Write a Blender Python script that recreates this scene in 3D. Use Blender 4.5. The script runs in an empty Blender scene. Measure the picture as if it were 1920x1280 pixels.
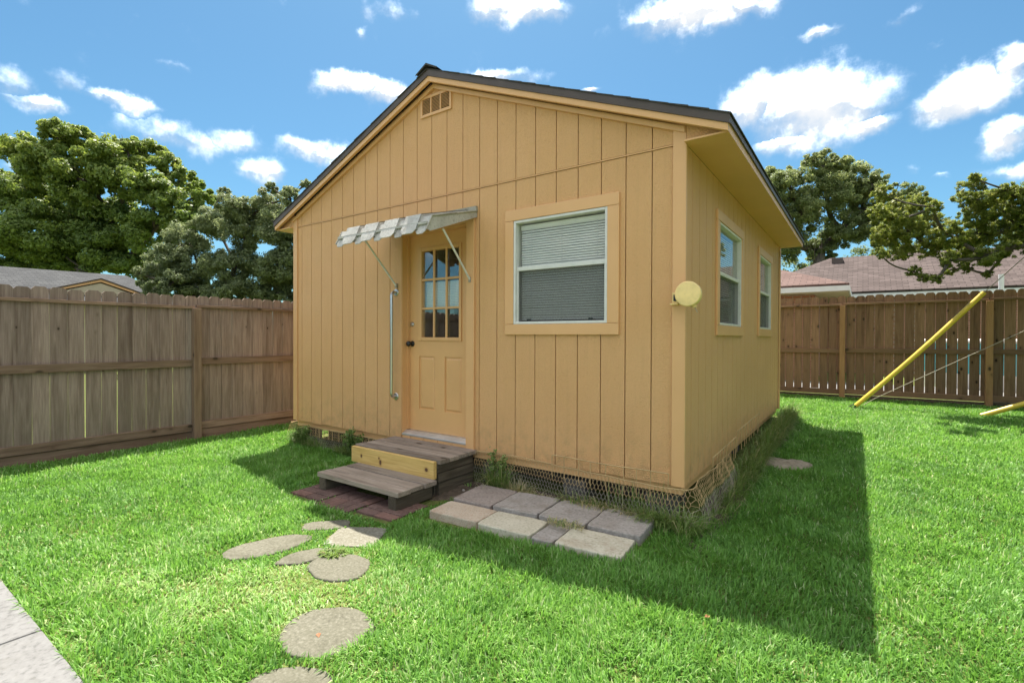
import bpy, math, random
import numpy as np
from mathutils import Vector, Matrix

random.seed(7)
RNG = np.random.default_rng(11)
scene = bpy.context.scene
COL = scene.collection
R = math.radians

# ------------------------------------------------------------------ camera
cam_data = bpy.data.cameras.new('camera')
cam = bpy.data.objects.new('camera', cam_data)
COL.objects.link(cam)
CAM = Vector((1.0242, -3.5984, 1.0547))
YAW, PITCH, ROLL, FPX = 0.6118, -0.0085, 0.0034, 933.745
fw = Vector((-math.sin(YAW) * math.cos(PITCH), math.cos(YAW) * math.cos(PITCH), math.sin(PITCH)))
rt = Vector((math.cos(YAW), math.sin(YAW), 0))
up = rt.cross(fw)
rt2 = math.cos(ROLL) * rt + math.sin(ROLL) * up
up2 = -math.sin(ROLL) * rt + math.cos(ROLL) * up
m = Matrix((rt2, up2, -fw)).transposed().to_4x4()
m.translation = CAM
cam.matrix_world = m
cam_data.sensor_width = 36.0
cam_data.lens = FPX / 1920 * 36.0
cam_data.clip_start = 0.05
cam_data.clip_end = 2000
scene.camera = cam

# ------------------------------------------------------------------ light and exposure
SUN_DIR = Vector((-0.275, 0.33, 1.0)).normalized()       # towards the sun
SUN_EL = math.asin(SUN_DIR.z)
SUN_AZ = math.atan2(SUN_DIR.x, SUN_DIR.y)                   # from +Y towards +X
sun_d = bpy.data.lights.new('sun', 'SUN')
sun_d.energy = 2.0
sun_d.angle = R(0.5)
sun_d.color = (1.0, 0.95, 0.86)
sun = bpy.data.objects.new('sun', sun_d)
COL.objects.link(sun)
sun.location = (-10, 10, 30)
sun.rotation_euler = (-SUN_DIR).to_track_quat('-Z', 'Y').to_euler()

vs = scene.view_settings
vs.view_transform = 'Standard'
vs.look = 'None'
vs.exposure = 2.72
vs.gamma = 1.0
vs.use_curve_mapping = False
scene.cycles.max_bounces = 7
scene.cycles.diffuse_bounces = 4
scene.cycles.transparent_max_bounces = 16
scene.cycles.sample_clamp_indirect = 6.0
scene.cycles.use_denoising = True

# clouds: azimuth, elevation, half width, half height (degrees), strength
CLOUDS = [(123.7,33.1,4.6,1.1,0.90),(104.7,31.1,4.8,1.5,1.00),(100.1,31.0,2.6,0.9,0.80),(93.4,27.6,1.8,0.5,0.60),(87.5,26.8,0.9,0.7,0.45),(85.2,23.7,0.9,0.3,0.40),(93.8,21.1,5.2,2.6,1.00),(99.5,22.4,2.1,1.8,0.85),(89.5,19.1,2.3,1.0,0.85),(96.6,18.9,3.3,1.1,0.80),(82.9,19.8,3.3,1.7,1.00),(80.2,20.9,1.3,1.3,0.95),(80.2,15.9,1.6,1.0,0.90),(79.8,13.4,1.4,0.8,0.75),(138.6,32.4,2.2,0.8,0.50),(141.2,30.3,0.6,0.6,0.40),(142.3,25.6,3.9,1.0,0.85),(138.9,25.1,2.2,1.2,0.90),(127.0,27.7,3.2,0.8,0.75),(115.8,25.9,0.9,0.3,0.80),(170.0,19.6,1.6,1.2,0.50),(168.6,18.5,1.8,0.8,0.90),(166.8,20.6,1.4,1.0,0.50),(163.2,20.4,2.9,0.6,0.60),(159.4,23.7,2.2,0.5,0.30),(158.2,18.1,3.7,1.6,0.62),(154.6,18.9,2.7,1.4,0.60),(146.7,18.9,3.3,1.2,0.80),(151.8,16.0,2.4,1.3,0.70),(86.2,14.4,0.5,0.4,0.35),(84.4,13.6,0.6,0.3,0.35),(169.0,13.5,1.3,0.6,0.60)]
CLOUDS = [(a_, e_, w_ * (.8 if a_ > 144 else .92), h_ * (.78 if a_ > 144 else .9), s_) for a_, e_, w_, h_, s_ in CLOUDS]
_r = random.Random(21)
for i in range(20):                       # unseen clouds over the rest of the dome, enlarged to brighten the shaded walls
    az = 52 - 212 * (i + _r.uniform(.1, .9)) / 20
    el = (16, 42, 66)[i % 3] + _r.uniform(-6, 8)
    w = _r.uniform(11, 16) + el * .10
    CLOUDS.append((az, el, w, w * (_r.uniform(.36, .5) + el * .005), _r.uniform(.8, 1)))

world = bpy.data.worlds.new('World')
scene.world = world
world.use_nodes = True
world.cycles.sampling_method = 'MANUAL'
world.cycles.sample_map_resolution = 512
nt = world.node_tree
nt.nodes.clear()
N, L = nt.nodes.new, nt.links.new
w_out = N('ShaderNodeOutputWorld')
w_bg = N('ShaderNodeBackground')
sky = N('ShaderNodeTexSky')
sky.sky_type = 'NISHITA'
sky.sun_disc = False
sky.sun_elevation = SUN_EL
sky.sun_rotation = SUN_AZ
sky.altitude = 0
sky.air_density = 1.0
sky.dust_density = 0.9
sky.ozone_density = 3.0
SKY_STRENGTH = 0.15
CLOUD_LEVEL = 7.2                          # cloud radiance before the sky strength
tc = N('ShaderNodeTexCoord')
nz = N('ShaderNodeTexNoise'); nz.inputs['Scale'].default_value = 9; nz.inputs['Detail'].default_value = 6; nz.inputs['Roughness'].default_value = .62
L(tc.outputs['Generated'], nz.inputs['Vector'])
sub = N('ShaderNodeVectorMath'); sub.operation = 'SUBTRACT'; sub.inputs[1].default_value = (.5, .5, .5)
L(nz.outputs['Color'], sub.inputs[0])
scl = N('ShaderNodeVectorMath'); scl.operation = 'SCALE'; scl.inputs['Scale'].default_value = .075
L(sub.outputs[0], scl.inputs[0])
wrp = N('ShaderNodeVectorMath'); wrp.operation = 'ADD'
L(tc.outputs['Generated'], wrp.inputs[0]); L(scl.outputs[0], wrp.inputs[1])
acc = hgt = None
for az, el, ra, re, st in CLOUDS:
    a, e = R(az), R(el)
    c = Vector((math.cos(e) * math.cos(a), math.cos(e) * math.sin(a), math.sin(e)))
    side = Vector((0, 0, 1)).cross(c).normalized()
    upv = c.cross(side)
    rot = Matrix((c, side, upv)).transposed()
    mp = N('ShaderNodeMapping'); mp.vector_type = 'TEXTURE'
    mp.inputs['Location'].default_value = c
    mp.inputs['Rotation'].default_value = rot.to_euler('XYZ')
    mp.inputs['Scale'].default_value = (.5, R(ra) * 1.38, R(re) * 1.42)
    L(wrp.outputs[0], mp.inputs['Vector'])
    ln = N('ShaderNodeVectorMath'); ln.operation = 'LENGTH'
    L(mp.outputs[0], ln.inputs[0])
    mr = N('ShaderNodeMapRange'); mr.interpolation_type = 'SMOOTHSTEP'
    mr.inputs['From Min'].default_value = 1.5; mr.inputs['From Max'].default_value = 0.0
    mr.inputs['To Min'].default_value = 0; mr.inputs['To Max'].default_value = st
    L(ln.outputs['Value'], mr.inputs['Value'])
    sxyz = N('ShaderNodeSeparateXYZ'); L(mp.outputs[0], sxyz.inputs[0])
    if acc is None:
        acc = mr.outputs[0]; hgt = sxyz.outputs['Z']
    else:
        gt_ = N('ShaderNodeMath'); gt_.operation = 'GREATER_THAN'
        L(mr.outputs[0], gt_.inputs[0]); L(acc, gt_.inputs[1])
        hm = N('ShaderNodeMix'); hm.data_type = 'FLOAT'
        L(gt_.outputs[0], hm.inputs[0]); L(hgt, hm.inputs[2]); L(sxyz.outputs['Z'], hm.inputs[3])
        hgt = hm.outputs[0]
        mx = N('ShaderNodeMath'); mx.operation = 'MAXIMUM'
        L(acc, mx.inputs[0]); L(mr.outputs[0], mx.inputs[1])
        acc = mx.outputs[0]
nz2 = N('ShaderNodeTexNoise'); nz2.inputs['Scale'].default_value = 16; nz2.inputs['Detail'].default_value = 8; nz2.inputs['Roughness'].default_value = .6
L(tc.outputs['Generated'], nz2.inputs['Vector'])
ma = N('ShaderNodeMath'); ma.operation = 'MULTIPLY_ADD'; ma.inputs[1].default_value = 1.25; ma.inputs[2].default_value = -.73
L(nz2.outputs['Fac'], ma.inputs[0])
ad = N('ShaderNodeMath'); ad.operation = 'ADD'
L(acc, ad.inputs[0]); L(ma.outputs[0], ad.inputs[1])
dens = N('ShaderNodeMapRange'); dens.interpolation_type = 'SMOOTHSTEP'
dens.inputs['From Min'].default_value = .0; dens.inputs['From Max'].default_value = .95
L(ad.outputs[0], dens.inputs['Value'])
shade = N('ShaderNodeMapRange')                     # grey bases, bright tops
shade.inputs['From Min'].default_value = -.12; shade.inputs['From Max'].default_value = .95
shade.inputs['To Min'].default_value = .145; shade.inputs['To Max'].default_value = 1.2
L(hgt, shade.inputs['Value'])
nup = N('ShaderNodeVectorMath'); nup.operation = 'ADD'; nup.inputs[1].default_value = (0, 0, .03)
L(tc.outputs['Generated'], nup.inputs[0])
nz3 = N('ShaderNodeTexNoise'); nz3.inputs['Scale'].default_value = 16; nz3.inputs['Detail'].default_value = 4; nz3.inputs['Roughness'].default_value = .6
L(nup.outputs[0], nz3.inputs['Vector'])
rel = N('ShaderNodeMath'); rel.operation = 'SUBTRACT'
L(nz2.outputs['Fac'], rel.inputs[0]); L(nz3.outputs['Fac'], rel.inputs[1])
rma = N('ShaderNodeMath'); rma.operation = 'MULTIPLY_ADD'; rma.inputs[1].default_value = .9; rma.use_clamp = False
L(rel.outputs[0], rma.inputs[0]); L(shade.outputs[0], rma.inputs[2])
rcl = N('ShaderNodeClamp'); rcl.inputs['Min'].default_value = .14; rcl.inputs['Max'].default_value = 1.3
L(rma.outputs[0], rcl.inputs['Value'])
ccol = N('ShaderNodeVectorMath'); ccol.operation = 'SCALE'
ccol.inputs[0].default_value = (CLOUD_LEVEL * .97, CLOUD_LEVEL * .985, CLOUD_LEVEL * 1.0)
L(rcl.outputs[0], ccol.inputs['Scale'])
mixc = N('ShaderNodeMix'); mixc.data_type = 'RGBA'
pw_ = N('ShaderNodeMath'); pw_.operation = 'POWER'; pw_.inputs[1].default_value = 1.5
L(dens.outputs[0], pw_.inputs[0]); L(pw_.outputs[0], mixc.inputs['Factor'])
hsk = N('ShaderNodeMix'); hsk.data_type = 'RGBA'; hsk.blend_type = 'MULTIPLY'; hsk.inputs['Factor'].default_value = 1
hsk.inputs[7].default_value = (.092, .144, .151, 1)
L(sky.outputs['Color'], hsk.inputs[6]); L(hsk.outputs[2], mixc.inputs[6]); L(ccol.outputs[0], mixc.inputs[7])
L(mixc.outputs[2], w_bg.inputs['Color'])
w_bg.inputs['Strength'].default_value = SKY_STRENGTH
L(w_bg.outputs[0], w_out.inputs['Surface'])

# ------------------------------------------------------------------ helpers
class MB:
    """collects boxes, prisms and tubes and builds them as ONE mesh object"""
    def __init__(self):
        self.v, self.f = [], []
    def add(self, verts, faces):
        o = len(self.v)
        self.v += [tuple(p) for p in verts]
        self.f += [tuple(i + o for i in fc) for fc in faces]
        return self
    def box(self, x0, x1, y0, y1, z0, z1):
        vs_ = [(x, y, z) for z in (z0, z1) for y in (y0, y1) for x in (x0, x1)]
        return self.add(vs_, [(0, 2, 3, 1), (4, 5, 7, 6), (0, 1, 5, 4), (2, 6, 7, 3), (0, 4, 6, 2), (1, 3, 7, 5)])
    def prism(self, poly, axis, a, b):
        """poly: 2D points (counter-clockwise); axis 'x','y' or 'z'; extruded from a to b"""
        def p3(q, t):
            return {'x': (t, q[0], q[1]), 'y': (q[0], t, q[1]), 'z': (q[0], q[1], t)}[axis]
        n = len(poly)
        vs_ = [p3(q, a) for q in poly] + [p3(q, b) for q in poly]
        fs = [tuple(range(n))[::-1], tuple(range(n, 2 * n))]
        fs += [(i, (i + 1) % n, n + (i + 1) % n, n + i) for i in range(n)]
        return self.add(vs_, fs)
    def tube(self, pts, radii, n=8, cap=True):
        pts = [Vector(p) for p in pts]
        if not hasattr(radii, '__len__'):
            radii = [radii] * len(pts)
        vs_, fs = [], []
        prev = None
        for i, p in enumerate(pts):
            t = (pts[min(i + 1, len(pts) - 1)] - pts[max(i - 1, 0)]).normalized()
            if prev is None:
                a = Vector((0, 0, 1)) if abs(t.z) < .9 else Vector((1, 0, 0))
                u_ = t.cross(a).normalized()
            else:
                u_ = (prev - t * prev.dot(t)).normalized()
            prev = u_
            w_ = t.cross(u_)
            for k in range(n):
                an = 2 * math.pi * k / n
                vs_.append(p + (u_ * math.cos(an) + w_ * math.sin(an)) * radii[i])
        for i in range(len(pts) - 1):
            for k in range(n):
                fs.append((i * n + k, i * n + (k + 1) % n, (i + 1) * n + (k + 1) % n, (i + 1) * n + k))
        if cap:
            fs.append(tuple(range(n))[::-1])
            fs.append(tuple(range((len(pts) - 1) * n, len(pts) * n)))
        return self.add(vs_, fs)
    def lathe(self, prof, origin, axis, n=24):
        """prof: (radius, distance along axis)"""
        ax = Vector(axis).normalized()
        a = Vector((0, 0, 1)) if abs(ax.z) < .9 else Vector((1, 0, 0))
        u_ = ax.cross(a).normalized(); w_ = ax.cross(u_)
        o = Vector(origin)
        vs_ = [o + ax * h + (u_ * math.cos(2 * math.pi * k / n) + w_ * math.sin(2 * math.pi * k / n)) * r for r, h in prof for k in range(n)]
        fs = [(i * n + k, i * n + (k + 1) % n, (i + 1) * n + (k + 1) % n, (i + 1) * n + k) for i in range(len(prof) - 1) for k in range(n)]
        fs += [tuple(range(n))[::-1], tuple(range((len(prof) - 1) * n, len(prof) * n))]
        return self.add(vs_, fs)
    def mesh(self, name):
        me = bpy.data.meshes.new(name)
        me.from_pydata(self.v, [], self.f)
        me.update()
        return me
    def build(self, name, mat, parent=None, bevel=0, smooth=False):
        return link(name, self.mesh(name), mat, parent, bevel, smooth)

def link(name, me, mat, parent=None, bevel=0, smooth=False):
    o = bpy.data.objects.new(name, me)
    COL.objects.link(o)
    if mat is not None and not me.materials:
        me.materials.append(mat)
    if parent is not None:
        o.parent = parent
        o.matrix_parent_inverse = Matrix.Translation(-parent.matrix_basis.translation) if parent.type == 'EMPTY' else Matrix.Identity(4)
    if smooth:
        me.shade_smooth()
    if bevel:
        b = o.modifiers.new('bevel', 'BEVEL'); b.width = bevel; b.segments = 2; b.limit_method = 'ANGLE'
    return o

def tag(o, label, cat, group=None, kind=None):
    if label: o['label'] = label
    if cat: o['category'] = cat
    if group: o['group'] = group
    if kind: o['kind'] = kind
    return o

def thing(name, label, cat, loc=(0, 0, 0), group=None):
    o = bpy.data.objects.new(name, None)
    COL.objects.link(o)
    o.empty_display_size = .1
    o.location = loc
    return tag(o, label, cat, group)

def big_mesh(name, verts, quads=None, tris=None, attrs=None):
    """numpy mesh; attrs: {name: per-face float array}"""
    me = bpy.data.meshes.new(name)
    nv = len(verts)
    me.vertices.add(nv)
    me.vertices.foreach_set('co', np.ascontiguousarray(verts, dtype=np.float32).ravel())
    loops, starts, pos = [], [], 0
    for arr, k in ((quads, 4), (tris, 3)):
        if arr is not None and len(arr):
            loops.append(np.asarray(arr, dtype=np.int32).ravel())
            starts.append(pos + np.arange(len(arr), dtype=np.int32) * k)
            pos += len(arr) * k
    loops = np.concatenate(loops); starts = np.concatenate(starts)
    me.loops.add(len(loops))
    me.loops.foreach_set('vertex_index', loops)
    me.polygons.add(len(starts))
    me.polygons.foreach_set('loop_start', starts)
    for k_, a_ in (attrs or {}).items():
        at_ = me.attributes.new(k_, 'FLOAT', 'FACE')
        at_.data.foreach_set('value', np.ascontiguousarray(a_, dtype=np.float32))
    me.update(calc_edges=True)
    return me

def vnoise(x, y, scale, seed=0):
    """smooth value noise in 0..1 (numpy)"""
    x = np.asarray(x) * scale + seed * 17.3; y = np.asarray(y) * scale - seed * 9.1
    xi, yi = np.floor(x), np.floor(y)
    fx, fy = x - xi, y - yi
    fx = fx * fx * (3 - 2 * fx); fy = fy * fy * (3 - 2 * fy)
    def h(a, b):
        s = np.sin(a * 127.1 + b * 311.7 + seed * 74.7) * 43758.5453
        return s - np.floor(s)
    return (h(xi, yi) * (1 - fx) + h(xi + 1, yi) * fx) * (1 - fy) + (h(xi, yi + 1) * (1 - fx) + h(xi + 1, yi + 1) * fx) * fy

# ------------------------------------------------------------------ materials
def new_mat(name):
    mt = bpy.data.materials.new(name)
    mt.use_nodes = True
    t = mt.node_tree
    bs = t.nodes['Principled BSDF']
    return mt, t, bs

def ramp(t, fac, stops):
    r_ = t.nodes.new('ShaderNodeValToRGB')
    el = r_.color_ramp.elements
    while len(el) < len(stops): el.new(.5)
    for e_, (p_, c_) in zip(el, stops):
        e_.position = p_; e_.color = (*c_, 1) if len(c_) == 3 else c_
    t.links.new(fac, r_.inputs[0])
    return r_.outputs[0]

def coords(t, scale=(1, 1, 1), rand=False):
    c = t.nodes.new('ShaderNodeTexCoord')
    out = c.outputs['Object']
    mp_ = t.nodes.new('ShaderNodeMapping')
    mp_.inputs['Scale'].default_value = scale
    if rand:
        oi = t.nodes.new('ShaderNodeObjectInfo')
        mu = t.nodes.new('ShaderNodeVectorMath'); mu.operation = 'SCALE'
        mu.inputs[0].default_value = (37, 53, 71)
        t.links.new(oi.outputs['Random'], mu.inputs['Scale'])
        t.links.new(mu.outputs[0], mp_.inputs['Location'])
    t.links.new(out, mp_.inputs['Vector'])
    return mp_.outputs[0]

def noise(t, vec, scale, detail=4, rough=.55, dist=0):
    n_ = t.nodes.new('ShaderNodeTexNoise')
    n_.inputs['Scale'].default_value = scale; n_.inputs['Detail'].default_value = detail
    n_.inputs['Roughness'].default_value = rough; n_.inputs['Distortion'].default_value = dist
    t.links.new(vec, n_.inputs['Vector'])
    return n_.outputs['Fac']

def mixcol(t, fac, a, b, mode='MIX'):
    m_ = t.nodes.new('ShaderNodeMix'); m_.data_type = 'RGBA'; m_.blend_type = mode
    for sock, val in ((m_.inputs['Factor'], fac), (m_.inputs[6], a), (m_.inputs[7], b)):
        if hasattr(val, 'is_output'): t.links.new(val, sock)
        elif isinstance(val, (int, float)): sock.default_value = val
        else: sock.default_value = (*val, 1)
    return m_.outputs[2]

def maprange(t, v, a, b, c=0, d=1):
    m_ = t.nodes.new('ShaderNodeMapRange')
    m_.inputs['From Min'].default_value = a; m_.inputs['From Max'].default_value = b
    m_.inputs['To Min'].default_value = c; m_.inputs['To Max'].default_value = d
    t.links.new(v, m_.inputs['Value'])
    return m_.outputs[0]

def bump(t, bs, h, strength=.3, dist=.01):
    b_ = t.nodes.new('ShaderNodeBump')
    b_.inputs['Strength'].default_value = strength; b_.inputs['Distance'].default_value = dist
    t.links.new(h, b_.inputs['Height'])
    t.links.new(b_.outputs[0], bs.inputs['Normal'])

def plain(name, col, rough=.6, metal=0, var=.12, nscale=6, bscale=0, bstr=.2, spec=.5):
    mt, t, bs = new_mat(name)
    v = coords(t, rand=True)
    n_ = noise(t, v, nscale, 5, .6)
    lo = tuple(c * (1 - var) for c in col); hi = tuple(min(1, c * (1 + var)) for c in col)
    t.links.new(ramp(t, n_, [(.3, lo), (.7, hi)]), bs.inputs['Base Color'])
    bs.inputs['Roughness'].default_value = rough
    bs.inputs['Metallic'].default_value = metal
    bs.inputs['Specular IOR Level'].default_value = spec
    if bscale:
        bump(t, bs, noise(t, v, bscale, 3, .6), bstr, .004)
    return mt

def paint_siding():
    mt, t, bs = new_mat('tan_painted_siding')
    v = coords(t)
    oi = t.nodes.new('ShaderNodeObjectInfo')
    big = noise(t, v, 1.1, 4, .6)
    col = ramp(t, big, [(.3, (.76, .415, .18)), (.7, (.82, .455, .205))])
    col = mixcol(t, .06, col, ramp(t, oi.outputs['Random'], [(0, (.56, .30, .11)), (1, (.82, .46, .19))]))
    # sun-faded patches, faint runs down the boards and the odd nail head
    col = mixcol(t, maprange(t, noise(t, v, 2.4, 5, .6, .5), .45, .75, 0, .22), col, (.84, .50, .245))
    col = mixcol(t, maprange(t, noise(t, coords(t, (16, 16, .9)), 1.5, 5, .6), .52, .75, 0, .26), col, (.60, .32, .13))
    # mildew and splash dirt low on the boards
    xyz = t.nodes.new('ShaderNodeSeparateXYZ'); t.links.new(v, xyz.inputs[0])
    low = maprange(t, xyz.outputs['Z'], .45, 0, 0, 1)
    dirt = noise(t, v, 9, 6, .7)
    mu = t.nodes.new('ShaderNodeMath'); mu.operation = 'MULTIPLY'
    t.links.new(low, mu.inputs[0]); t.links.new(maprange(t, dirt, .45, .75, 0, .5), mu.inputs[1])
    col = mixcol(t, mu.outputs[0], col, (.25, .17, .07))
    col = mixcol(t, maprange(t, noise(t, coords(t, (50, 50, 28)), 1.3, 4, .7), .4, .7, 0, .18), col, (.64, .335, .135))
    t.links.new(col, bs.inputs['Base Color'])
    bs.inputs['Roughness'].default_value = .5
    bs.inputs['Specular IOR Level'].default_value = .35
    g1 = noise(t, coords(t, (60, 60, 22)), 1.6, 5, .65, .4)
    g2 = noise(t, coords(t, (150, 150, 110)), 1, 3, .6)
    ad_ = t.nodes.new('ShaderNodeMath'); ad_.operation = 'ADD'
    t.links.new(g1, ad_.inputs[0]); t.links.new(g2, ad_.inputs[1])
    bump(t, bs, ad_.outputs[0], 1.0, .011)
    return mt

def paint_trim():
    mt, t, bs = new_mat('tan_painted_trim')
    v = coords(t)
    t.links.new(ramp(t, noise(t, v, 2, 4, .6), [(.3, (.675, .368, .158)), (.7, (.735, .405, .18))]), bs.inputs['Base Color'])
    bs.inputs['Roughness'].default_value = .45
    bump(t, bs, noise(t, coords(t, (30, 30, 30)), 2, 4, .6), .12, .003)
    return mt

def wood(name, dark, mid, light, streak=None, axis='z', knots=True, algae=None, rough=.85, knot_col=(.06, .04, .025), kscale=3.3, bstr=.5, ring=.35, coverage=.075):
    """weathered board: grain along the given local axis, knots, per-board tint"""
    mt, t, bs = new_mat(name)
    along = {'x': 0, 'y': 1, 'z': 2}[axis]
    def sc(a, b):
        s_ = [b, b, b]; s_[along] = a
        return tuple(s_)
    v1 = coords(t, sc(1.0, 14), rand=True)
    g = noise(t, v1, 2.2, 6, .65, 1.2)
    v2 = coords(t, sc(.8, 30), rand=True)
    f = noise(t, v2, 4, 5, .7, .3)
    col = ramp(t, g, [(.28, dark), (.5, mid), (.72, light)])
    col = mixcol(t, .5, col, ramp(t, f, [(.3, dark), (.65, light)]))
    # cathedral rings
    wv = t.nodes.new('ShaderNodeTexWave'); wv.wave_type = 'BANDS'
    wv.bands_direction = 'X' if along != 0 else 'Z'
    wv.inputs['Scale'].default_value = 9; wv.inputs['Distortion'].default_value = 7
    wv.inputs['Detail'].default_value = 2; wv.inputs['Detail Scale'].default_value = .5
    t.links.new(coords(t, sc(.35, 2.2), rand=True), wv.inputs['Vector'])
    col = mixcol(t, maprange(t, wv.outputs['Fac'], .55, 1, 0, ring), col, dark)
    oi = t.nodes.new('ShaderNodeObjectInfo')
    hsv = t.nodes.new('ShaderNodeHueSaturation')
    t.links.new(maprange(t, oi.outputs['Random'], 0, 1, .80, 1.2), hsv.inputs['Value'])
    t.links.new(col, hsv.inputs['Color'])
    col = hsv.outputs[0]
    if streak:
        st_ = noise(t, coords(t, sc(.55, 9), rand=True), 2, 5, .6, .2)
        col = mixcol(t, maprange(t, st_, .52, .72, 0, .75), col, streak)
    if algae:
        c_ = t.nodes.new('ShaderNodeTexCoord')
        xyz = t.nodes.new('ShaderNodeSeparateXYZ'); t.links.new(c_.outputs['Object'], xyz.inputs[0])
        al = noise(t, coords(t, (3, 3, 1.4)), 1.5, 5, .6)
        mu = t.nodes.new('ShaderNodeMath'); mu.operation = 'MULTIPLY'
        t.links.new(maprange(t, xyz.outputs['Z'], .9, .05, 0, 1), mu.inputs[0]); t.links.new(maprange(t, al, .35, .7, 0, .6), mu.inputs[1])
        col = mixcol(t, mu.outputs[0], col, algae)
    if knots:
        vo = t.nodes.new('ShaderNodeTexVoronoi'); vo.inputs['Scale'].default_value = kscale
        t.links.new(coords(t, sc(1, 1.7), rand=True), vo.inputs['Vector'])
        kd = maprange(t, vo.outputs['Distance'], coverage, coverage * 1.9, 1, 0)
        halo = maprange(t, vo.outputs['Distance'], coverage * 1.5, coverage * 4, .45, 0)
        col = mixcol(t, halo, col, dark)
        col = mixcol(t, kd, col, knot_col)
    t.links.new(col, bs.inputs['Base Color'])
    bs.inputs['Roughness'].default_value = rough
    bs.inputs['Specular IOR Level'].default_value = .25
    bump(t, bs, f, bstr, .004)
    return mt

def foliage(name, dark, mid, light, trans=.35, rough=.5, spec=.4):
    mt = bpy.data.materials.new(name); mt.use_nodes = True
    t = mt.node_tree; t.nodes.clear()
    out = t.nodes.new('ShaderNodeOutputMaterial')
    at_ = t.nodes.new('ShaderNodeAttribute'); at_.attribute_name = 'tint'
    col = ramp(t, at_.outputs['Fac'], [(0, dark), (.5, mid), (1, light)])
    bs = t.nodes.new('ShaderNodeBsdfPrincipled')
    bs.inputs['Roughness'].default_value = rough
    bs.inputs['Specular IOR Level'].default_value = spec
    t.links.new(col, bs.inputs['Base Color'])
    tr = t.nodes.new('ShaderNodeBsdfTranslucent')
    hs = t.nodes.new('ShaderNodeHueSaturation'); hs.inputs['Hue'].default_value = .492; hs.inputs['Saturation'].default_value = 1.05; hs.inputs['Value'].default_value = 1.4
    t.links.new(col, hs.inputs['Color']); t.links.new(hs.outputs[0], tr.inputs['Color'])
    mx_ = t.nodes.new('ShaderNodeMixShader'); mx_.inputs[0].default_value = trans
    t.links.new(bs.outputs[0], mx_.inputs[1]); t.links.new(tr.outputs[0], mx_.inputs[2])
    t.links.new(mx_.outputs[0], out.inputs['Surface'])
    return mt

def glass_mat(name, tint=(.97, .98, .97), refl=1.0):
    mt = bpy.data.materials.new(name); mt.use_nodes = True
    t = mt.node_tree; t.nodes.clear()
    out = t.nodes.new('ShaderNodeOutputMaterial')
    tr = t.nodes.new('ShaderNodeBsdfTransparent'); tr.inputs[0].default_value = (*tint, 1)
    gl = t.nodes.new('ShaderNodeBsdfGlossy'); gl.inputs['Roughness'].default_value = .01
    fr = t.nodes.new('ShaderNodeFresnel'); fr.inputs['IOR'].default_value = 1.5
    mu = t.nodes.new('ShaderNodeMath'); mu.operation = 'MULTIPLY'; mu.inputs[1].default_value = refl; mu.use_clamp = True
    t.links.new(fr.outputs[0], mu.inputs[0])
    nz_ = noise(t, coords(t), 1.2, 2)
    b_ = t.nodes.new('ShaderNodeBump'); b_.inputs['Strength'].default_value = .02; b_.inputs['Distance'].default_value = .02
    t.links.new(nz_, b_.inputs['Height']); t.links.new(b_.outputs[0], gl.inputs['Normal'])
    mx_ = t.nodes.new('ShaderNodeMixShader')
    t.links.new(mu.outputs[0], mx_.inputs[0]); t.links.new(tr.outputs[0], mx_.inputs[1]); t.links.new(gl.outputs[0], mx_.inputs[2])
    t.links.new(mx_.outputs[0], out.inputs['Surface'])
    return mt

def screen_mat():
    mt = bpy.data.materials.new('insect_screen'); mt.use_nodes = True
    t = mt.node_tree; t.nodes.clear()
    out = t.nodes.new('ShaderNodeOutputMaterial')
    tr = t.nodes.new('ShaderNodeBsdfTransparent')
    df = t.nodes.new('ShaderNodeBsdfDiffuse'); df.inputs[0].default_value = (.09, .09, .09, 1)
    mx_ = t.nodes.new('ShaderNodeMixShader'); mx_.inputs[0].default_value = .24
    t.links.new(tr.outputs[0], mx_.inputs[1]); t.links.new(df.outputs[0], mx_.inputs[2])
    t.links.new(mx_.outputs[0], out.inputs['Surface'])
    return mt

def speckled(name, c0, c1, c2, stain=None, rough=.9, scale=70, bstr=.4):
    """concrete with aggregate specks and broad stains"""
    mt, t, bs = new_mat(name)
    v = coords(t, rand=True)
    col = ramp(t, noise(t, v, 5, 6, .65), [(.3, c0), (.7, c1)])
    sp = noise(t, v, scale, 3, .6)
    col = mixcol(t, maprange(t, sp, .52, .7, 0, .55), col, c2)
    col = mixcol(t, maprange(t, sp, .46, .32, 0, .5), col, tuple(c * .5 for c in c0))
    if stain:
        col = mixcol(t, maprange(t, noise(t, v, 3.2, 6, .7, .6), .52, .7, 0, .7), col, stain)
    t.links.new(col, bs.inputs['Base Color'])
    bs.inputs['Roughness'].default_value = rough
    bs.inputs['Specular IOR Level'].default_value = .25
    bump(t, bs, sp, bstr, .004)
    return mt

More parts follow.
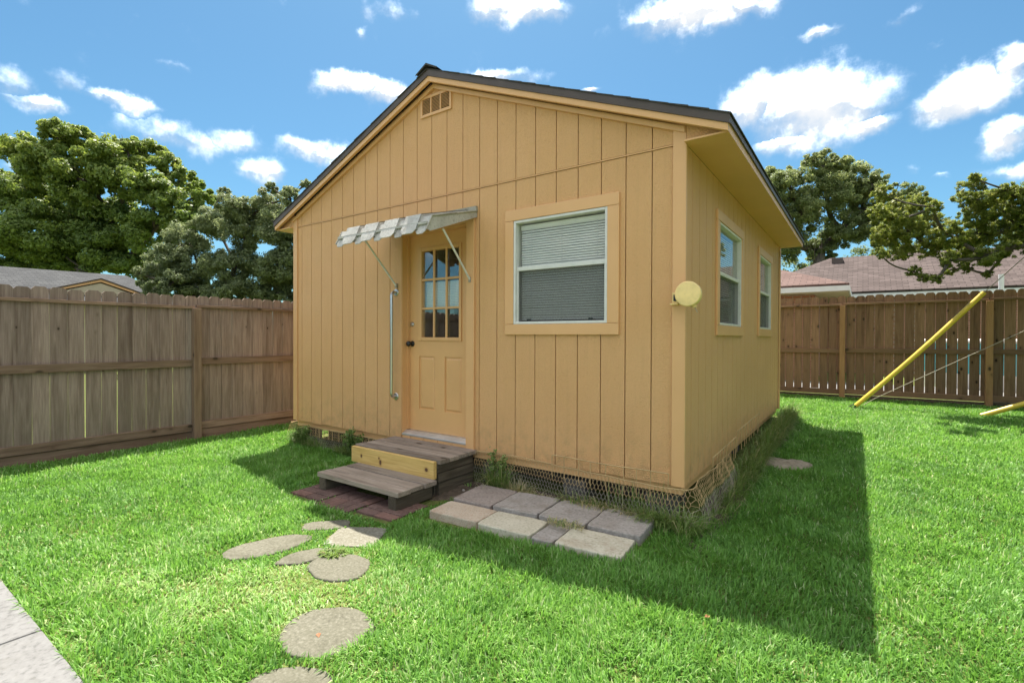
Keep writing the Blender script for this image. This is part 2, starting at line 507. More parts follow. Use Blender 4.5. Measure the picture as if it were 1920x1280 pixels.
def shingle_mat(name, c0, c1, c2, sx=3.0, sy=7.0, bstr=.6):
    """asphalt shingle roof seen from afar: rows of blended tabs; object Y runs along the eave"""
    mt, t, bs = new_mat(name)
    v = coords(t, (1, 1, 1))
    br = t.nodes.new('ShaderNodeTexBrick')
    br.inputs['Color1'].default_value = (*c0, 1); br.inputs['Color2'].default_value = (*c1, 1); br.inputs['Mortar'].default_value = (*tuple(c * .45 for c in c0), 1)
    br.inputs['Scale'].default_value = 1; br.inputs['Brick Width'].default_value = .3; br.inputs['Row Height'].default_value = .14
    br.inputs['Mortar Size'].default_value = .012; br.inputs['Mortar Smooth'].default_value = .5; br.inputs['Bias'].default_value = -.1
    uv = t.nodes.new('ShaderNodeUVMap')
    t.links.new(uv.outputs[0], br.inputs['Vector'])
    col = mixcol(t, maprange(t, noise(t, v, 1.2, 5, .6), .35, .7, 0, .5), br.outputs['Color'], c2)
    col = mixcol(t, maprange(t, noise(t, v, 40, 3, .6), .4, .7, 0, .4), col, tuple(c * .6 for c in c0))
    t.links.new(col, bs.inputs['Base Color'])
    bs.inputs['Roughness'].default_value = .95
    bs.inputs['Specular IOR Level'].default_value = .2
    bump(t, bs, br.outputs['Fac'], bstr, -.01)
    return mt

M = {}
M['siding'] = paint_siding()
M['trim'] = paint_trim()
M['door'] = plain('tan_door_paint', (.70, .385, .160), .42, var=.05, nscale=3, bscale=40, bstr=.06)
M['drip'] = plain('brown_drip_edge', (.075, .052, .042), .5, var=.12, nscale=4)
M['shingle_dark'] = plain('dark_roof_shingle', (.05, .045, .043), .95, var=.4, nscale=60, bscale=90, bstr=.6)
M['white_metal'] = plain('white_window_frame', (.66, .63, .59), .4, var=.08, nscale=12)
M['blind'] = plain('blind_slat', (.82, .78, .72), .5, var=.05)
M['glass'] = glass_mat('window_glass', refl=.42)
M['screen'] = screen_mat()
M['interior'] = plain('interior_wall', (.34, .27, .19), .8)
M['awning'] = speckled('stained_awning_metal', (.40, .375, .335), (.54, .515, .47), (.28, .24, .20), stain=(.13, .10, .08), rough=.6, scale=30, bstr=.1)
M['awning_dirty'] = speckled('mildewed_awning_metal', (.30, .27, .21), (.45, .42, .35), (.2, .17, .12), stain=(.07, .06, .045), rough=.7, scale=20, bstr=.1)
M['chrome'] = plain('brushed_steel', (.55, .53, .50), .28, 1.0, var=.06, nscale=20)
M['threshold'] = plain('aluminium_threshold', (.6, .58, .55), .4, .7, var=.1)
M['knob'] = plain('black_knob', (.012, .011, .01), .3)
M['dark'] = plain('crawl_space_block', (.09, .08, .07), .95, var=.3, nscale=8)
M['fence_grey'] = wood('weathered_grey_fence', (.16, .110, .083), (.265, .193, .152), (.36, .272, .22), streak=(.10, .062, .044), algae=(.16, .14, .08), coverage=.035)
M['fence_rail_grey'] = wood('weathered_grey_rail', (.145, .086, .052), (.25, .16, .108), (.34, .235, .165), streak=(.065, .036, .022), axis='y')
M['fence_brown'] = wood('brown_cedar_fence', (.13, .074, .041), (.215, .128, .075), (.295, .182, .112), streak=(.075, .04, .024), knots=True, kscale=4.5, coverage=.085, knot_col=(.035, .022, .014), algae=(.10, .082, .045))
M['fence_rail_brown'] = wood('brown_cedar_rail', (.125, .072, .04), (.20, .12, .07), (.26, .165, .10), axis='x')
M['post_brown'] = wood('cedar_post', (.19, .105, .045), (.29, .165, .075), (.35, .21, .105), axis='z')
M['post_grey'] = wood('grey_post', (.15, .092, .055), (.24, .155, .10), (.30, .205, .14), axis='z', streak=(.08, .045, .028))
M['deck'] = wood('weathered_deck_board', (.16, .118, .085), (.28, .22, .172), (.40, .33, .27), streak=(.10, .068, .046), axis='x', ring=.2)
M['deck_end'] = wood('dark_step_timber', (.055, .042, .028), (.10, .078, .052), (.15, .118, .082), axis='y', streak=(.035, .026, .018))
M['stone'] = speckled('stepping_stone_aggregate', (.10, .094, .066), (.135, .127, .094), (.21, .198, .157), stain=(.075, .07, .045))
M['stone_white'] = speckled('chalky_stepping_stone', (.14, .13, .095), (.185, .172, .132), (.28, .265, .23), stain=(.38, .37, .35))
M['paver_grey'] = speckled('grey_concrete_paver', (.27, .238, .21), (.355, .318, .284), (.44, .40, .362), stain=(.21, .17, .135), scale=50)
M['paver_mauve'] = speckled('brownish_grey_paver', (.235, .19, .162), (.31, .258, .225), (.39, .335, .295), stain=(.17, .125, .095), scale=50)
M['paver_cream'] = speckled('cream_concrete_paver', (.43, .38, .275), (.55, .50, .385), (.62, .57, .46), stain=(.36, .27, .19), scale=55)
M['paver_rust'] = speckled('rust_speckled_paver', (.42, .33, .24), (.52, .43, .33), (.33, .17, .1), stain=(.33, .2, .12), scale=60)
M['brick_red'] = speckled('dark_red_brick', (.11, .064, .052), (.165, .098, .08), (.215, .145, .12), stain=(.075, .05, .038), scale=40)
M['brick_pale'] = speckled('pale_red_brick', (.16, .085, .066), (.21, .115, .092), (.25, .16, .13), stain=(.085, .05, .038), scale=40)
M['concrete'] = speckled('pale_patio_concrete', (.15, .145, .139), (.178, .173, .167), (.197, .192, .186), stain=(.122, .115, .101), scale=40, bstr=.15)
M['galv'] = plain('galvanised_wire', (.34, .29, .22), .6, .2, var=.15)
M['wire_tan'] = plain('tan_painted_wire', (.50, .33, .15), .6, var=.15)
M['yellow_tube'] = plain('yellow_plastic', (.62, .44, .035), .45, var=.1, nscale=3)
M['rust_yellow'] = plain('faded_yellow_paint', (.84, .60, .25), .5, var=.14, nscale=14)
M['black_metal'] = plain('dark_iron', (.06, .055, .05), .6, .5)
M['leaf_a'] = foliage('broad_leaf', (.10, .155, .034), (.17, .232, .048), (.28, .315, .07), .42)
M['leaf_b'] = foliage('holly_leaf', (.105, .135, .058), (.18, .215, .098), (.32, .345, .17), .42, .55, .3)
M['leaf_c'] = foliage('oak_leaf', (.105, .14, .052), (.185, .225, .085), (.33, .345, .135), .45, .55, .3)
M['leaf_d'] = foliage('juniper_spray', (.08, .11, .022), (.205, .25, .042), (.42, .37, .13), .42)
M['grass'] = foliage('lawn_blade', (.085, .20, .035), (.195, .385, .072), (.50, .55, .30), .40, .5, .3)
M['weed'] = foliage('long_weed_blade', (.09, .15, .03), (.19, .28, .07), (.48, .40, .22), .35)
M['bark'] = wood('tree_bark', (.04, .033, .026), (.085, .07, .056), (.14, .12, .10), knots=False, bstr=.9)
M['white_trim'] = plain('white_house_trim', (.72, .70, .66), .5, var=.05)
M['beige_wall'] = plain('beige_house_wall', (.50, .41, .28), .7, var=.06)
M['roof_grey'] = shingle_mat('grey_shingle_roof', (.048, .048, .049), (.088, .088, .088), (.04, .04, .041))
M['roof_wing'] = shingle_mat('reddish_shingle_roof', (.125, .078, .066), (.19, .125, .108), (.105, .066, .056))
M['roof_brown'] = shingle_mat('brown_shingle_roof', (.075, .055, .049), (.135, .102, .093), (.06, .044, .04))
M['red'] = plain('red_plastic_scrap', (.6, .03, .02), .4)
M['dead_leaf'] = plain('brown_dead_leaf', (.25, .1, .04), .7)
M['teal'] = plain('teal_pool_liner', (.08, .38, .42), .5)

def soil_mat():
    mt, t, bs = new_mat('bare_soil')
    v = coords(t)
    col = ramp(t, noise(t, v, 14, 7, .7), [(.3, (.055, .038, .025)), (.55, (.12, .088, .06)), (.75, (.22, .175, .13))])
    t.links.new(col, bs.inputs['Base Color'])
    bs.inputs['Roughness'].default_value = .95
    bump(t, bs, noise(t, v, 45, 6, .7), .9, .02)
    return mt
M['soil'] = soil_mat()

def turf_mat():
    mt, t, bs = new_mat('lawn_thatch')
    v = coords(t)
    col = ramp(t, noise(t, v, 20, 6, .7), [(.3, (.07, .095, .025)), (.55, (.14, .165, .045)), (.75, (.26, .235, .11))])
    t.links.new(col, bs.inputs['Base Color'])
    bs.inputs['Roughness'].default_value = .95
    bs.inputs['Specular IOR Level'].default_value = .1
    bump(t, bs, noise(t, v, 60, 5, .7), .8, .02)
    return mt
M['turf'] = turf_mat()

def pine_fascia_mat():
    mt, t, bs = new_mat('new_yellow_pine')
    v = coords(t)
    g = noise(t, coords(t, (1.2, 30, 22)), 2.2, 5, .6, .8)
    col = ramp(t, g, [(.3, (.50, .30, .085)), (.55, (.64, .42, .14)), (.75, (.72, .50, .20))])
    for (kx, kz, rx, rz) in ((-2.845, -.072, .012, .016), (-2.595, -.060, .010, .010), (-2.575, -.095, .015, .024), (-1.99, -.072, .019, .017)):
        mp_ = t.nodes.new('ShaderNodeMapping'); mp_.vector_type = 'TEXTURE'
        mp_.inputs['Location'].default_value = (kx, -.52, kz); mp_.inputs['Scale'].default_value = (rx, 1, rz)
        t.links.new(v, mp_.inputs['Vector'])
        ln_ = t.nodes.new('ShaderNodeVectorMath'); ln_.operation = 'LENGTH'; t.links.new(mp_.outputs[0], ln_.inputs[0])
        col = mixcol(t, maprange(t, ln_.outputs['Value'], 1.1, 2.2, .45, 0), col, (.36, .18, .05))
        col = mixcol(t, maprange(t, ln_.outputs['Value'], .75, 1.15, 1, 0), col, (.11, .045, .02))
    t.links.new(col, bs.inputs['Base Color'])
    bs.inputs['Roughness'].default_value = .6
    bump(t, bs, g, .15, .003)
    return mt
M['pine'] = pine_fascia_mat()

def brick_wall_mat():
    mt, t, bs = new_mat('orange_brick_wall')
    br = t.nodes.new('ShaderNodeTexBrick')
    br.inputs['Color1'].default_value = (.36, .15, .08, 1); br.inputs['Color2'].default_value = (.27, .10, .055, 1); br.inputs['Mortar'].default_value = (.35, .3, .25, 1)
    br.inputs['Scale'].default_value = 1; br.inputs['Brick Width'].default_value = .21; br.inputs['Row Height'].default_value = .075; br.inputs['Mortar Size'].default_value = .008
    v = coords(t)
    sp = t.nodes.new('ShaderNodeSeparateXYZ'); t.links.new(v, sp.inputs[0])
    cb = t.nodes.new('ShaderNodeCombineXYZ')
    ad_ = t.nodes.new('ShaderNodeMath'); ad_.operation = 'ADD'
    t.links.new(sp.outputs['X'], ad_.inputs[0]); t.links.new(sp.outputs['Y'], ad_.inputs[1])
    t.links.new(ad_.outputs[0], cb.inputs['X']); t.links.new(sp.outputs['Z'], cb.inputs['Y'])
    t.links.new(cb.outputs[0], br.inputs['Vector'])
    t.links.new(br.outputs['Color'], bs.inputs['Base Color'])
    bs.inputs['Roughness'].default_value = .9
    return mt
M['brick_wall'] = brick_wall_mat()

# ------------------------------------------------------------------ ground
def gz(x, y):
    """lawn height: flat in front, rising gently behind the shed"""
    x = np.asarray(x, dtype=float); y = np.asarray(y, dtype=float)
    s = np.clip((y + 1.0) / 7.5, 0, 1); s = s * s * (3 - 2 * s)
    z = -.295 + .175 * s
    w_ = np.clip((-x - 2.5) / 3.5, 0, 1) * np.clip(1 - np.abs(y + .5) / 4, 0, 1)
    z = z + .02 * w_
    return z + (vnoise(x, y, .9, 3) - .5) * .025 * np.clip(1 - (np.abs(x) + np.abs(y)) / 40, 0, 1)
def gzf(x, y): return float(gz(x, y))

xs = np.concatenate([np.linspace(-160, -9, 12), np.linspace(-8.5, 8.5, 70), np.linspace(9, 160, 12)])
ys = np.concatenate([np.linspace(-160, -7, 12), np.linspace(-6.5, 12, 76), np.linspace(12.5, 200, 14)])
gx, gy = np.meshgrid(xs, ys)
gv = np.stack([gx, gy, gz(gx, gy)], -1).reshape(-1, 3)
ny_, nx_ = gx.shape
ii = np.arange(ny_ - 1)[:, None] * nx_ + np.arange(nx_ - 1)[None, :]
gq = np.stack([ii, ii + 1, ii + nx_ + 1, ii + nx_], -1).reshape(-1, 4)
ground = link('ground', big_mesh('ground', gv, quads=gq), M['turf'], smooth=True)
ground['kind'] = 'structure'

def patch(name, cx, cy, rx, ry, mat, rise=.012, seed=1, n=40, rings=8, edge=-.02, wob=.25, bumpy=.01):
    """irregular patch of ground lying on the lawn sheet"""
    rr = random.Random(seed)
    ph = [rr.uniform(0, 6.28) for _ in range(5)]
    vs_, fs = [(cx, cy, gzf(cx, cy) + rise)], []
    for k in range(1, rings + 1):
        for j in range(n):
            a = 2 * math.pi * j / n
            q = 1 + wob * (math.sin(2 * a + ph[0]) * .5 + math.sin(3 * a + ph[1]) * .4 + math.sin(7 * a + ph[2]) * .25)
            f_ = k / rings
            x, y = cx + rx * q * f_ * math.cos(a), cy + ry * q * f_ * math.sin(a)
            h = rise if k < rings else edge
            vs_.append((x, y, gzf(x, y) + h + (rr.uniform(-1, 1) * bumpy if k < rings else 0)))
    for j in range(n):
        fs.append((0, 1 + j, 1 + (j + 1) % n))
    for k in range(rings - 1):
        for j in range(n):
            a_ = 1 + k * n + j; b_ = 1 + k * n + (j + 1) % n
            fs.append((a_, a_ + n, b_ + n, b_))
    me = bpy.data.meshes.new(name); me.from_pydata(vs_, [], fs); me.update()
    o = link(name, me, mat, smooth=True)
    o['kind'] = 'structure'
    return o

patch('bare_soil', -1.15, -.16, .95, .26, M['soil'], .012, 3)
patch('bare_soil', -2.3, -.35, .85, .35, M['soil'], .008, 4)
patch('bare_soil', .16, .9, .16, 1.3, M['soil'], .012, 6)
patch('bare_soil', .14, 3.3, .14, 1.4, M['soil'], .012, 9)
patch('sand_patch', .36, 2.12, .25, .20, speckled('pale_sand', (.22, .18, .13), (.32, .27, .2), (.38, .33, .26), scale=30), .03, 8, wob=.35)

# patio slab whose edge runs along the lawn, in cast panels
patio = thing('patio', None, None, (-2.2, -3.6, -.3))
patio['kind'] = 'structure'
pj = [-9.6, -7.4, -5.2, -3.15, -1.98, -.62]
for a_, b_ in zip(pj[:-1], pj[1:]):
    MB().box(a_ + .004, b_ - .004, -3.42, -2.985, -.42, -.262).build('slab_panel', M['concrete'], patio, .012)
    MB().box(a_ + .004, b_ - .004, -7.9, -3.428, -.42, -.262).build('slab_panel', M['concrete'], patio, .012)
for a_, b_ in ((-.612, 1.6), (1.608, 4.0), (4.008, 6.2)):
    MB().box(a_, b_, -7.9, -4.35, -.42, -.262).build('slab_panel', M['concrete'], patio, .012)

# ------------------------------------------------------------------ garden shed
W, LEN = 4.877, 4.917
XC = -W / 2
RA, RE, OV, OF = 3.644, 2.526, .296, .094       # ridge, eave, side overhang, front overhang
SL = (RA - RE) / (W / 2 + OV)
def zt(x): return RA - SL * abs(x - XC)
shed = thing('garden_shed', 'tan painted wooden shed with gable roof, window and half glazed door', 'shed', (XC, 2.45, -.3))

DOOR = (-2.91, -2.01, -.02, 2.125)
WIN = (-1.478, -.592, 1.168, 2.070)
SW1 = (.972, 1.94, 1.168, 2.066)
SW2 = (3.062, 3.998, 1.168, 2.066)

def minus(rect, holes):
    """rectangle minus holes -> list of rectangles (a0,a1,b0,b1)"""
    out = [rect]
    for h in holes:
        nxt = []
        for (a0, a1, b0, b1) in out:
            c0, c1, d0, d1 = max(a0, h[0]), min(a1, h[1]), max(b0, h[2]), min(b1, h[3])
            if c0 >= c1 or d0 >= d1:
                nxt.append((a0, a1, b0, b1)); continue
            if a0 < c0: nxt.append((a0, c0, b0, b1))
            if c1 < a1: nxt.append((c1, a1, b0, b1))
            if b0 < d0: nxt.append((c0, c1, b0, d0))
            if d1 < b1: nxt.append((c0, c1, d1, b1))
        out = nxt
    return [r for r in out if r[1] - r[0] > .003 and r[3] - r[2] > .003]

# front wall backing, then every grooved siding board as a piece of its own
mb = MB()
for (a0, a1, b0, b1) in minus((-W + .01, -.01, 0, 2.44), [DOOR, WIN]):
    mb.box(a0, a1, .022, .10, b0, b1)
mb.prism([(-W + .01, 2.44), (-.01, 2.44), (-.01, zt(0) - .07), (XC, RA - .07), (-W + .01, zt(-W) - .07)], 'y', .022, .10)
front_wall = mb.build('front_wall', M['siding'], shed)
G = .0078
edges = [-.03] + [-.245 - .2032 * k for k in range(23)]
edges = [e_ for e_ in edges if e_ > -W + .08] + [-W + .03]
VENT = (-2.611, -2.224, 3.257, 3.438)
for a, b in zip(edges[:-1], edges[1:]):
    x1, x0 = a - G / 2, b + G / 2
    for r_ in minus((x0, x1, -.005 + random.uniform(-.004, .004), 2.424), [DOOR, WIN]):
        MB().box(r_[0], r_[1], 0, .014, r_[2], r_[3]).build('siding_board', M['siding'], front_wall)
    pts = [(x0, 2.442), (x1, 2.442), (x1, zt(x1) - .062)]
    if x0 < XC < x1: pts.append((XC, RA - .062))
    pts.append((x0, zt(x0) - .062))
    MB().prism(pts, 'y', -.002, .014).build('siding_board', M['siding'], front_wall)
MB().box(-W + .05, -.08, -.006, .010, 2.4285, 2.4375).build('flashing_strip', M['trim'], front_wall)

# side wall towards the lawn
mb = MB()
for (a0, a1, b0, b1) in minus((.101, LEN - .01, 0, 2.45), [SW1, SW2]):
    mb.box(-.10, -.024, a0, a1, b0, b1)
side_wall = mb.build('side_wall', M['siding'], shed)
edges = [.012] + [.164 + .2045 * k for k in range(24)]
edges = [e_ for e_ in edges if e_ < LEN - .1] + [LEN - .03]
for a, b in zip(edges[:-1], edges[1:]):
    for r_ in minus((a + .0055, b - .0055, -.005 + random.uniform(-.004, .004), 2.42), [SW1, SW2]):
        MB().box(-.014, 0, r_[0], r_[1], r_[2], r_[3]).build('siding_board', M['siding'], side_wall)
# the two far walls
mb = MB()
mb.box(-W, -W + .10, .101, LEN - .101, 0, 2.45)
mb.build('far_wall', M['siding'], shed)
mb = MB()
mb.prism([(-W, 0), (0, 0), (0, zt(0) - .07), (XC, RA - .07), (-W, zt(-W) - .07)], 'y', LEN - .10, LEN)
mb.build('back_wall', M['siding'], shed)
MB().box(-W + .1, -.1, .1, LEN - .1, .03, .06).build('floor', M['interior'], shed)
MB().box(-W + .11, -.11, .11, LEN - .11, 2.40, 2.42).build('ceiling', M['interior'], shed)
for (a0, a1, b0, b1) in ((-W + .11, -.11, LEN - .125, LEN - .105),):
    MB().box(a0, a1, b0, b1, .06, 2.4).build('inner_wall', M['interior'], shed)
MB().box(-W + .105, -W + .12, .11, LEN - .13, .06, 2.4).build('inner_wall', M['interior'], shed)

# corner boards
MB().box(-.088, .004, -.018, -.0005, -.01, zt(0) - .075).build('corner_board', M['trim'], shed, .003)
MB().box(.0005, .006, -.018, .012, -.01, 2.418).build('corner_board', M['trim'], shed)
MB().box(-W - .004, -W + .078, -.018, -.0005, .004, zt(-W) - .075).build('corner_board', M['trim'], shed, .003)
MB().box(.0005, .018, LEN - .085, LEN + .004, -.01, 2.418).build('corner_board', M['trim'], shed, .003)

# rim board, piers and the dark void under the floor
MB().box(-W + .02, -.02, .03, .06, -.075, -.008).build('rim_board', M['trim'], shed)
MB().box(-.06, -.03, .07, LEN - .02, -.075, -.008).build('rim_board', M['trim'], shed)
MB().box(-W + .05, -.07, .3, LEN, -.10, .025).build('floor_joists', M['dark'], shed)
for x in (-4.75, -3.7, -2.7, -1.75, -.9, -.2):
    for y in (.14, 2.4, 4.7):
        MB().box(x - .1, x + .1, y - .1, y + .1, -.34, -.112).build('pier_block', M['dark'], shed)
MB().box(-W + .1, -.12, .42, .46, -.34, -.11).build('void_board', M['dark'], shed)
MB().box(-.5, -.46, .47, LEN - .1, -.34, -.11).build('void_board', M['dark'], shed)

# roof
roof = MB()
Y0, Y1 = -OF + .012, LEN + OF - .012
roof.prism([(XC, RA - .045), (XC - W / 2 - OV + .02, zt(-W - OV + .02) - .045), (XC - W / 2 - OV + .02, zt(-W - OV + .02)), (XC, RA), (XC + W / 2 + OV - .02, zt(OV - .02)), (XC + W / 2 + OV - .02, zt(OV - .02) - .045)], 'y', Y0, Y1)
roof = roof.build('roof', M['shingle_dark'], shed)
xl, xr = -W - OV, OV
for sgn in (-1, 1):
    xe = XC + sgn * (W / 2 + OV)
    def strip(dz0, dz1, ext=0):
        xe2 = xe + sgn * ext
        p = [(XC, RA - dz1), (xe2, zt(xe2) - dz1), (xe2, zt(xe2) - dz0), (XC, RA - dz0)]
        return p if sgn > 0 else p[::-1]
    MB().prism(strip(-.004, .058, .012), 'y', -OF - .012, -OF + .010).build('rake_drip_edge', M['drip'], roof)
    MB().prism(strip(.0585, .108), 'y', -OF - .002, -OF + .030).build('rake_board', M['trim'], roof, .002)
    MB().prism(strip(.1085, .150, -.30), 'y', -.030, -.0005).build('frieze_board', M['trim'], roof)
    MB().prism(strip(.0585, .108), 'y', LEN + OF - .03, LEN + OF).build('rake_board', M['trim'], roof)
    MB().prism(strip(-.004, .058, .012), 'y', LEN + OF, LEN + OF + .012).build('rake_drip_edge', M['drip'], roof)
    # eave: fascia, drip edge, soffit and the boxed returns
    a, b = (xe - .022, xe) if sgn > 0 else (xe, xe + .022)
    MB().box(a, b, -OF + .032, LEN + OF - .032, RE - .106, RE - .052).build('fascia_board', M['trim'], roof)
    a, b = (xe - .005, xe + .012) if sgn > 0 else (xe - .012, xe + .005)
    MB().box(a, b, -OF + .012, LEN + OF - .002, RE - .052, RE - .010).build('eave_drip_edge', M['drip'], roof)
    xw = 0 if sgn > 0 else -W
    a, b = sorted((xw + sgn * .001, xe - sgn * .022))
    MB().box(a, b, -OF + .032, LEN + OF - .032, RE - .104, RE - .092).build('soffit', M['trim'], roof)
    pr = [(xw + sgn * .006, RE - .090), (xe - sgn * .023, RE - .090), (xe - sgn * .023, zt(xe) - .046), (xw + sgn * .006, zt(xw) - .046)]
    MB().prism(pr if sgn > 0 else pr[::-1], 'y', -.018, .0).build('eave_return', M['siding'], roof)
    # shingle courses, lower edge of each lapping the one below, ends a little uneven
    nco = 20
    slen = (W / 2 + OV + .02)
    for k in range(nco):
        f0, f1 = k / nco, (k + 1) / nco + .012
        xa = xe + sgn * .022 - sgn * slen * f0; xb = xe + sgn * .022 - sgn * slen * min(f1, 1)
        za, zb = zt(xa), zt(xb)
        t0 = .012 + random.uniform(0, .004)
        p = [(xa, za + .002), (xa, za + t0), (xb, zb + .008), (xb, zb + .002)]
        p = p if sgn < 0 else p[::-1]
        MB().prism(p, 'y', -OF - .016 - random.uniform(0, .008), LEN + OF + .02).build('shingle_course', M['shingle_dark'], roof)
capm = MB()
capm.add([(-.14, 0, -.14 * SL + .012), (0, 0, .030), (.14, 0, -.14 * SL + .012), (-.14, .30, -.14 * SL), (0, .30, .012), (.14, .30, -.14 * SL),
          (-.14, 0, -.14 * SL - .004), (.14, 0, -.14 * SL - .004), (0, 0, .010)],
         [(0, 1, 4, 3), (1, 2, 5, 4), (0, 6, 8, 1), (1, 8, 7, 2)])
capme = capm.mesh('ridge_cap')
y = -OF - .035
while y < LEN + OF:
    o = link('ridge_cap', capme, M['shingle_dark'], roof)
    o.location = (XC, y, RA + .022 + random.uniform(0, .005))
    y += .142

# gable vent
vent = MB()
vx0, vx1, vz0, vz1 = VENT
for r_ in minus((vx0 - .012, vx1 + .012, vz0 - .012, vz1 + .012), [(vx0 + .012, vx0 + .123, vz0 + .014, vz1 - .014), (vx0 + .137, vx0 + .250, vz0 + .014, vz1 - .014), (vx0 + .264, vx1 - .012, vz0 + .014, vz1 - .014)]):
    vent.box(r_[0], r_[1], -.016, -.0025, r_[2], r_[3])
vent = vent.build('gable_vent', M['trim'], shed)
lou = MB()
z = vz0 + .016
while z < vz1 - .02:
    lou.add([(vx0 + .01, -.013, z), (vx1 - .01, -.013, z), (vx1 - .01, -.0035, z + .010), (vx0 + .01, -.0035, z + .010),
             (vx0 + .01, -.011, z - .001), (vx1 - .01, -.011, z - .001)], [(0, 1, 2, 3), (4, 5, 1, 0)])
    z += .0135
lou.build('louvre', M['trim'], vent)
MB().box(vx0, vx1, -.003, -.0022, vz0, vz1).build('vent_screen', M['dark'], vent)

# ---- door
door = MB()
dx0, dx1, dz0, dz1, dy = -2.897, -2.022, .082, 2.112, .10
hg = (-2.71, -2.20, 1.052, 1.936)
pans = [(-2.752, -2.527, .303, .855), (-2.393, -2.168, .303, .855)]
for r_ in minus((dx0, dx1, dz0, dz1), [hg] + pans):
    door.box(r_[0], r_[1], dy, dy + .042, r_[2], r_[3])
for q in pans:                                        # moulded panels: a sunk band round a raised field
    door.box(q[0], q[1], dy + .011, dy + .04, q[2], q[3])
    i_ = .030
    a = [(q[0] + .012, dy + .011, q[2] + .012), (q[1] - .012, dy + .011, q[2] + .012), (q[1] - .012, dy + .011, q[3] - .012), (q[0] + .012, dy + .011, q[3] - .012)]
    b = [(q[0] + i_, dy + .001, q[2] + i_), (q[1] - i_, dy + .001, q[2] + i_), (q[1] - i_, dy + .001, q[3] - i_), (q[0] + i_, dy + .001, q[3] - i_)]
    door.add(a + b, [(0, 1, 5, 4), (1, 2, 6, 5), (2, 3, 7, 6), (3, 0, 4, 7), (4, 5, 6, 7)])
door = door.build('door', M['door'], shed)
fr = MB()
for r_ in minus((-2.757, -2.168, 1.014, 1.976), [hg]):
    fr.box(r_[0], r_[1], dy - .013, dy - .0005, r_[2], r_[3])
fr.build('glazing_frame', M['door'], door, .004)
pw, ph = (hg[1] - hg[0]) / 3, (hg[3] - hg[2]) / 3
for k in (1, 2):
    MB().box(hg[0] + k * pw - .011, hg[0] + k * pw + .011, dy - .008, dy + .01, hg[2], hg[3]).build('muntin', M['door'], door, .003)
    MB().box(hg[0], hg[1], dy - .0065, dy + .0085, hg[2] + k * ph - .011, hg[2] + k * ph + .011).build('muntin', M['door'], door, .003)
for i in range(3):
    for j in range(3):
        MB().box(hg[0] + i * pw + .011, hg[0] + (i + 1) * pw - .011, dy + .012, dy + .015, hg[2] + j * ph + .011, hg[2] + (j + 1) * ph - .011).build('pane', M['glass'], door)
refl_slats = MB()
z = hg[2] + ph + .012
while z < hg[2] + ph * 1.9 and z > hg[2] + ph * .9:
    refl_slats.box(hg[0], hg[1], dy + .06, dy + .072, z, z + .013); z += .0165
refl_slats.build('blind', M['blind'], door)  # slats standing in for blinds reflected in the middle panes
MB().lathe([(.030, 0), (.030, .006), (.012, .010), (.011, .032), (.024, .042), (.029, .055), (.027, .068), (.014, .076)], (-2.852, dy, .983), (0, -1, 0), 20).build('knob', M['knob'], door, smooth=True)
MB().lathe([(.026, 0), (.026, .010), (.020, .016), (.009, .017), (.009, .021)], (-2.852, dy, 1.186), (0, -1, 0), 20).build('deadbolt', M['chrome'], door)
fj = MB()
fj.box(-2.909, -2.8985, .0005, .15, .03, 2.124); fj.box(-2.0215, -2.011, .0005, .15, .03, 2.124); fj.box(-2.898, -2.022, .0005, .15, 2.113, 2.124)
fj.box(-2.898, -2.886, .06, .098, .085, 2.112); fj.box(-2.034, -2.022, .06, .098, .085, 2.112)
fj.build('door_frame', M['door'], shed)
MB().box(-3.052, -2.905, -.006, -.0005, 0, 2.13).build('door_casing', M['siding'], shed)
MB().box(-2.015, -1.919, -.022, -.0005, -.01, 2.19).build('door_casing', M['trim'], shed, .003)
MB().box(-2.904, -2.016, -.020, -.0005, 2.127, 2.19).build('door_casing', M['trim'], shed, .003)
th = MB().prism([(.0, .034), (.15, .034), (.15, .082), (.05, .080), (.0, .052)], 'x', -2.975, -2.016)
th.build('threshold', M['threshold'], shed, .002)
for k in range(5):
    MB().box(-2.975 + .192 * k + .002, -2.975 + .192 * (k + 1) - .003, .004, .14, -.02, .033).build('sill_block', M['trim'], shed, .002)

